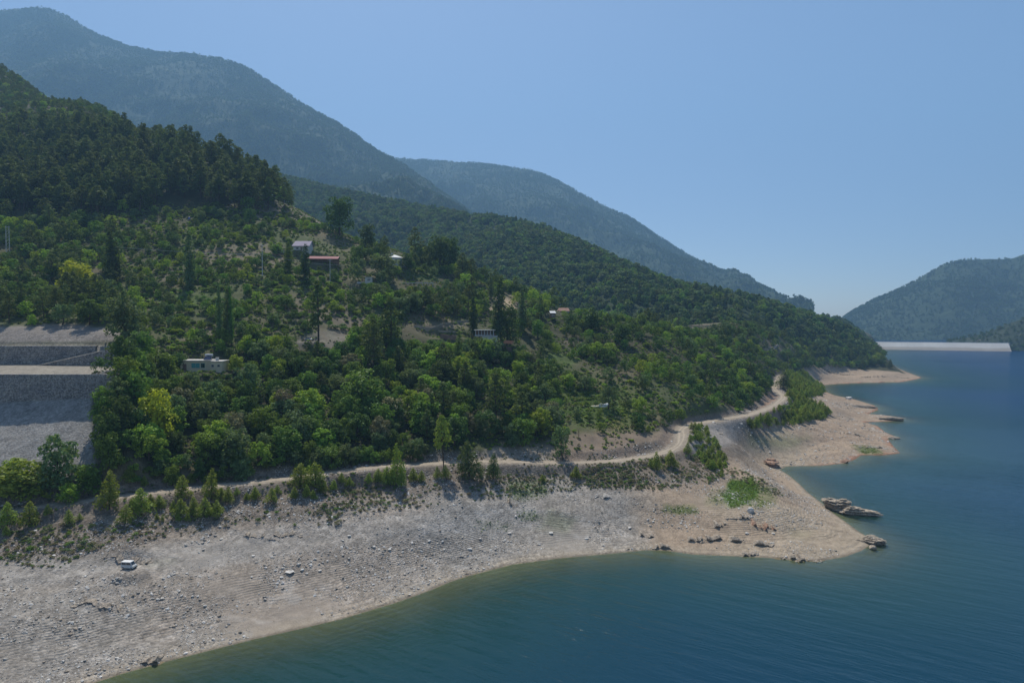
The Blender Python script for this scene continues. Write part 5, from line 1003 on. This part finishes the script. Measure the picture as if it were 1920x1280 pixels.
# --- masses nobody could count: instanced from low-detail trees
def low_mesh(name, kind, n, size, seed, mat, asp=.6, flat=1.0):
    cl = {'broad': clumps_broad, 'pine': clumps_pine, 'ypine': clumps_cone, 'shrub': clumps_shrub, 'dry': clumps_shrub}[kind](seed)
    return crown_mesh(name, cl, n, size, mat, seed, asp, flat)
def scatter(name, pts, rot, sxy, sz, protos, kind='stuff'):
    """one object: every proto mesh instanced on its share of the points"""
    pts = np.asarray(pts, np.float32)
    me = bpy.data.meshes.new(name); me.vertices.add(len(pts)); me.vertices.foreach_set('co', pts.ravel())
    for an, ty, arr in (('rot', 'FLOAT_VECTOR', np.asarray(rot)), ('scl', 'FLOAT_VECTOR', np.c_[sxy, sxy, sz]), ('pick', 'INT', rg.integers(0, len(protos), len(pts)))):
        a = me.attributes.new(an, ty, 'POINT'); a.data.foreach_set('vector' if ty == 'FLOAT_VECTOR' else 'value', np.asarray(arr, np.int32 if ty == 'INT' else np.float32).ravel())
    o = tag(link(name, me), kind=kind)
    ng = bpy.data.node_groups.new(name, 'GeometryNodeTree'); ng.interface.new_socket('Geometry', in_out='INPUT', socket_type='NodeSocketGeometry'); ng.interface.new_socket('Geometry', in_out='OUTPUT', socket_type='NodeSocketGeometry')
    gi = ng.nodes.new('NodeGroupInput'); go = ng.nodes.new('NodeGroupOutput'); jn = ng.nodes.new('GeometryNodeJoinGeometry'); lk = ng.links.new
    def attr(nm, ty):
        a = ng.nodes.new('GeometryNodeInputNamedAttribute'); a.data_type = ty; a.inputs[0].default_value = nm; return a.outputs[0]
    for i, pm in enumerate(protos):
        po = bpy.data.objects.new(name+'_source', pm)
        oi = ng.nodes.new('GeometryNodeObjectInfo'); oi.inputs['Object'].default_value = po; oi.inputs['As Instance'].default_value = True
        ip = ng.nodes.new('GeometryNodeInstanceOnPoints'); cmp_ = ng.nodes.new('FunctionNodeCompare'); cmp_.data_type = 'INT'; cmp_.operation = 'EQUAL'
        lk(attr('pick', 'INT'), [s for s in cmp_.inputs if s.enabled and s.name == 'A'][0]); [s for s in cmp_.inputs if s.enabled and s.name == 'B'][0].default_value = i
        lk(gi.outputs[0], ip.inputs['Points']); lk(cmp_.outputs[0], ip.inputs['Selection']); lk(oi.outputs['Geometry'], ip.inputs['Instance'])
        e2r = ng.nodes.new('FunctionNodeEulerToRotation'); lk(attr('rot', 'FLOAT_VECTOR'), e2r.inputs[0]); lk(e2r.outputs[0], ip.inputs['Rotation']); lk(attr('scl', 'FLOAT_VECTOR'), ip.inputs['Scale']); lk(ip.outputs[0], jn.inputs[0])
    lk(jn.outputs[0], go.inputs[0]); md = o.modifiers.new('scatter', 'NODES'); md.node_group = ng; return o
def zrot(n): return np.c_[np.zeros(n), np.zeros(n), rg.uniform(0, 6.28, n)]
names = {'broad': 'distant_broadleaf_woods', 'pine': 'distant_pine_woods', 'ypine': 'young_pine_thicket', 'shrub': 'undergrowth', 'dry': 'dry_scrub'}
for kind, cs in REST.items():
    if not cs: continue
    A_ = np.array([(c[1], c[2], c[3]-.05, c[4]*c[5], c[4]) for c in cs])
    mats = {'broad': ['dark green', 'mid green', 'light green', 'grey green', 'mid green', 'dark green'], 'pine': ['pine'], 'ypine': ['young pine'], 'shrub': ['mid green', 'light green', 'grey green', 'dark green'], 'dry': ['dry', 'grey green', 'dry', 'mid green']}[kind]
    n, sz = {'broad': (30, .05), 'pine': (20, .034), 'ypine': (18, .055), 'shrub': (28, .09), 'dry': (20, .1)}[kind]
    scatter(names[kind], A_[:, :3], zrot(len(A_)), A_[:, 3], A_[:, 4], [low_mesh('mass', kind, n, sz, 200+i, LM[mt], .5 if kind == 'pine' else .6, .6 if kind == 'pine' else 1) for i, mt in enumerate(mats+(mats if len(mats) < 3 else []))])
# forests on the ridges and mountains
def ridge_forest(name, key, spacing, hr, mats, dens, kinds=('broad', 'pine'), n=7, size=.11, umax=2300, umin=-350):
    Xr, Yr, Zr_ = RIDGES[key]; nr, nc = Xr.shape
    p = np.stack([Xr, Yr, Zr_], -1); e1 = p[:-1, 1:]-p[:-1, :-1]; e2 = p[1:, :-1]-p[:-1, :-1]
    ar = np.linalg.norm(np.cross(e1, e2), axis=-1); lim = int(nr*.86); ar[lim:] = 0
    uu, _ = to_px(Xr[:-1, :-1], Yr[:-1, :-1], Zr_[:-1, :-1]); ar = np.where((uu > umin) & (uu < umax), ar, 0)
    dn = dens*(.35+1.3*sstep(.3, .6, fbm(Xr[:-1, :-1]*.006, Yr[:-1, :-1]*.006, 5, 4)))*(.45+.9*sstep(.32, .6, fbm(Xr[:-1, :-1]*.0019, Yr[:-1, :-1]*.0019, 8, 4))); k = rg.poisson(ar/spacing**2*dn); i, j = np.nonzero(k); rep = k[i, j]; i = np.repeat(i, rep); j = np.repeat(j, rep)
    a, b = rg.uniform(0, 1, len(i))[:, None], rg.uniform(0, 1, len(i))[:, None]; q = p[i, j]+e1[i, j]*a+e2[i, j]*b; q[:, 2] -= .3
    h = rg.uniform(hr[0], hr[1], len(q)); print(name, len(q))
    scatter(name, q, zrot(len(q)), h*rg.uniform(.9, 1.4, len(q)), h, [low_mesh('mass', kd, n, size, 300+ii, LM[mt]) for ii, (mt, kd) in enumerate([(m_, k_) for m_ in mats for k_ in kinds])])
ridge_forest('mountain_forest', 'mountain3', 12.5, (8, 13), ['pine', 'dark green', 'cypress'], .8)
ridge_forest('mountain_forest', 'mountain17', 17, (9, 15), ['pine', 'dark green', 'cypress'], .8)
ridge_forest('mountain_forest', 'mountain29', 17.5, (9, 14), ['pine', 'dark green', 'cypress'], .75)
ridge_forest('ridge_forest', 'wooded_ridge41', 7.6, (8, 14), ['pine', 'mid green', 'dark green', 'grey green'], .95, ('broad', 'pine'), 12, .085)
ridge_forest('ridge_forest', 'wooded_ridge53', 9, (9, 15), ['pine', 'dark green'], .95, ('broad', 'pine'), 10, .09)
ridge_forest('ridge_forest', 'wooded_ridge67', 11, (5, 9), ['pine', 'dark green'], .6, ('broad',), 10, .09)

# loose stones on the bare shore
gx = np.r_[rg.uniform(-160, 190, 600000), rg.uniform(110, 330, 120000)]; gy = np.r_[rg.uniform(140, 330, 600000), rg.uniform(300, 640, 120000)]; ok = np.abs(gx/gy) < .95; gx, gy = gx[ok], gy[ok]
gz_ = samp(Z, gx, gy); st_ = samp(stony, gx, gy); dd = samp(rd, gx, gy); u_, v_ = to_px(gx, gy, gz_); tdv = samp(np.minimum(td, 99), gx, gy)
cl_ = fbm(gx*.09, gy*.09, 61, 3); ok = (gz_ > .15) & (dd > 3.4) & (rg.uniform(0, 1, len(gx)) < st_*sstep(.38, .62, cl_)*np.where(tdv < 5, .15, 1)*.42) & (u_ > -150) & (u_ < 1700)
gx, gy, gz_ = gx[ok], gy[ok], gz_[ok]; sz_ = .11*rg.pareto(2.6, len(gx))+.13; sz_ = np.minimum(sz_, .62)*np.where(gy > 330, 1.7, 1); print('stones', len(gx))
scatter('loose_stones', np.c_[gx, gy, gz_+sz_*.1], np.c_[rg.uniform(-.5, .5, len(gx)), rg.uniform(-.5, .5, len(gx)), rg.uniform(0, 6.28, len(gx))], sz_, sz_*.42, [rock_mesh('stone', 120+i, MR[k], 1, 0, .3) for i, k in enumerate(('grey', 'grey', 'pale', 'ledge', 'pale'))])

# low growth between the trees
gx = rg.uniform(-560, 330, 240000); gy = rg.uniform(205, 760, 240000); ok = np.abs(gx/gy) < .92; gx, gy = gx[ok], gy[ok]
gz_ = samp(Z, gx, gy); u_, v_ = to_px(gx, gy, gz_); upv = samp(up, gx, gy); dd = samp(rd, gx, gy); cc = samp(C[..., 1]-C[..., 0]*.92, gx, gy)
ok = (upv > .5) & (dd > 4.2) & (u_ > -120) & (u_ < 1520) & (v_ > 380) & (rg.uniform(0, 1, len(gx)) < np.where(cc > 0, .66, .34)*sstep(.3, .55, fbm(gx*.06, gy*.06, 88, 3)))
for c in CLEAR[:2]: ok &= ~inside(u_, v_, c)
gx, gy, gz_, u_, v_ = gx[ok], gy[ok], gz_[ok], u_[ok], v_[ok]; hh = rg.uniform(.35, 1.25, len(gx)); print('tufts', len(gx))
scatter('undergrowth', np.c_[gx, gy, gz_-.05], zrot(len(gx)), hh*rg.uniform(1.1, 1.9, len(gx)), hh, [low_mesh('mass', 'shrub', 9, .16, 400+i, LM[t]) for i, t in enumerate(('mid green', 'light green', 'grey green', 'mid green', 'light green', 'dry'))])

# short grass on the damp patches
PP = []
for poly, s_, soft in GR:
    if s_ < .4 or max(p[1] for p in poly) < 700: continue
    g = [ground(*p) for p in poly]; x0, y0 = np.min(g, 0)[:2]; x1, y1 = np.max(g, 0)[:2]; n = int((x1-x0)*(y1-y0)*7.0*s_); qx, qy = rg.uniform(x0-2, x1+2, n), rg.uniform(y0-2, y1+2, n); qz = samp(Z, qx, qy); qu, qv = to_px(qx, qy, qz)
    d, _ = seg_dist(qu, qv, poly, True); d = np.where(inside(qu, qv, poly), d, -d); ok = (d+rg.normal(0, 4, n) > 0) & (fbm(qx*.25, qy*.25, 55, 3) > .38); PP.append(np.c_[qx, qy, qz-.03][ok])
PP = np.concatenate(PP); hh = rg.uniform(.10, .28, len(PP)); print('grass', len(PP))
scatter('grass', PP, zrot(len(PP)), hh*2.2, hh, [low_mesh('mass', 'shrub', 8, .16, 500+i, LM[t]) for i, t in enumerate(('mid green', 'light green', 'light green', 'dark green'))])

# thin scrub over the old full-water belt
gx = rg.uniform(-190, 150, 60000); gy = rg.uniform(165, 330, 60000); ok = np.abs(gx/gy) < .9; gx, gy = gx[ok], gy[ok]
gz_ = samp(Z, gx, gy); u_, v_ = to_px(gx, gy, gz_); ok = (samp(belt*(1-up)*INS, gx, gy) > .5) & (samp(rd, gx, gy) > 3.6) & (u_ > -100) & (u_ < 1360) & (v_ > 850) & (rg.uniform(0, 1, len(gx)) < .55*sstep(.4, .62, fbm(gx*.11, gy*.11, 91, 3)))
gx, gy, gz_ = gx[ok], gy[ok], gz_[ok]; hh = rg.uniform(.22, .75, len(gx)); print('belt scrub', len(gx))
scatter('dry_scrub', np.c_[gx, gy, gz_-.04], zrot(len(gx)), hh*rg.uniform(1.1, 1.7, len(gx)), hh, [low_mesh('mass', 'shrub', 9, .15, 600+i, LM[t]) for i, t in enumerate(('dry', 'grey green', 'dry', 'mid green'))])
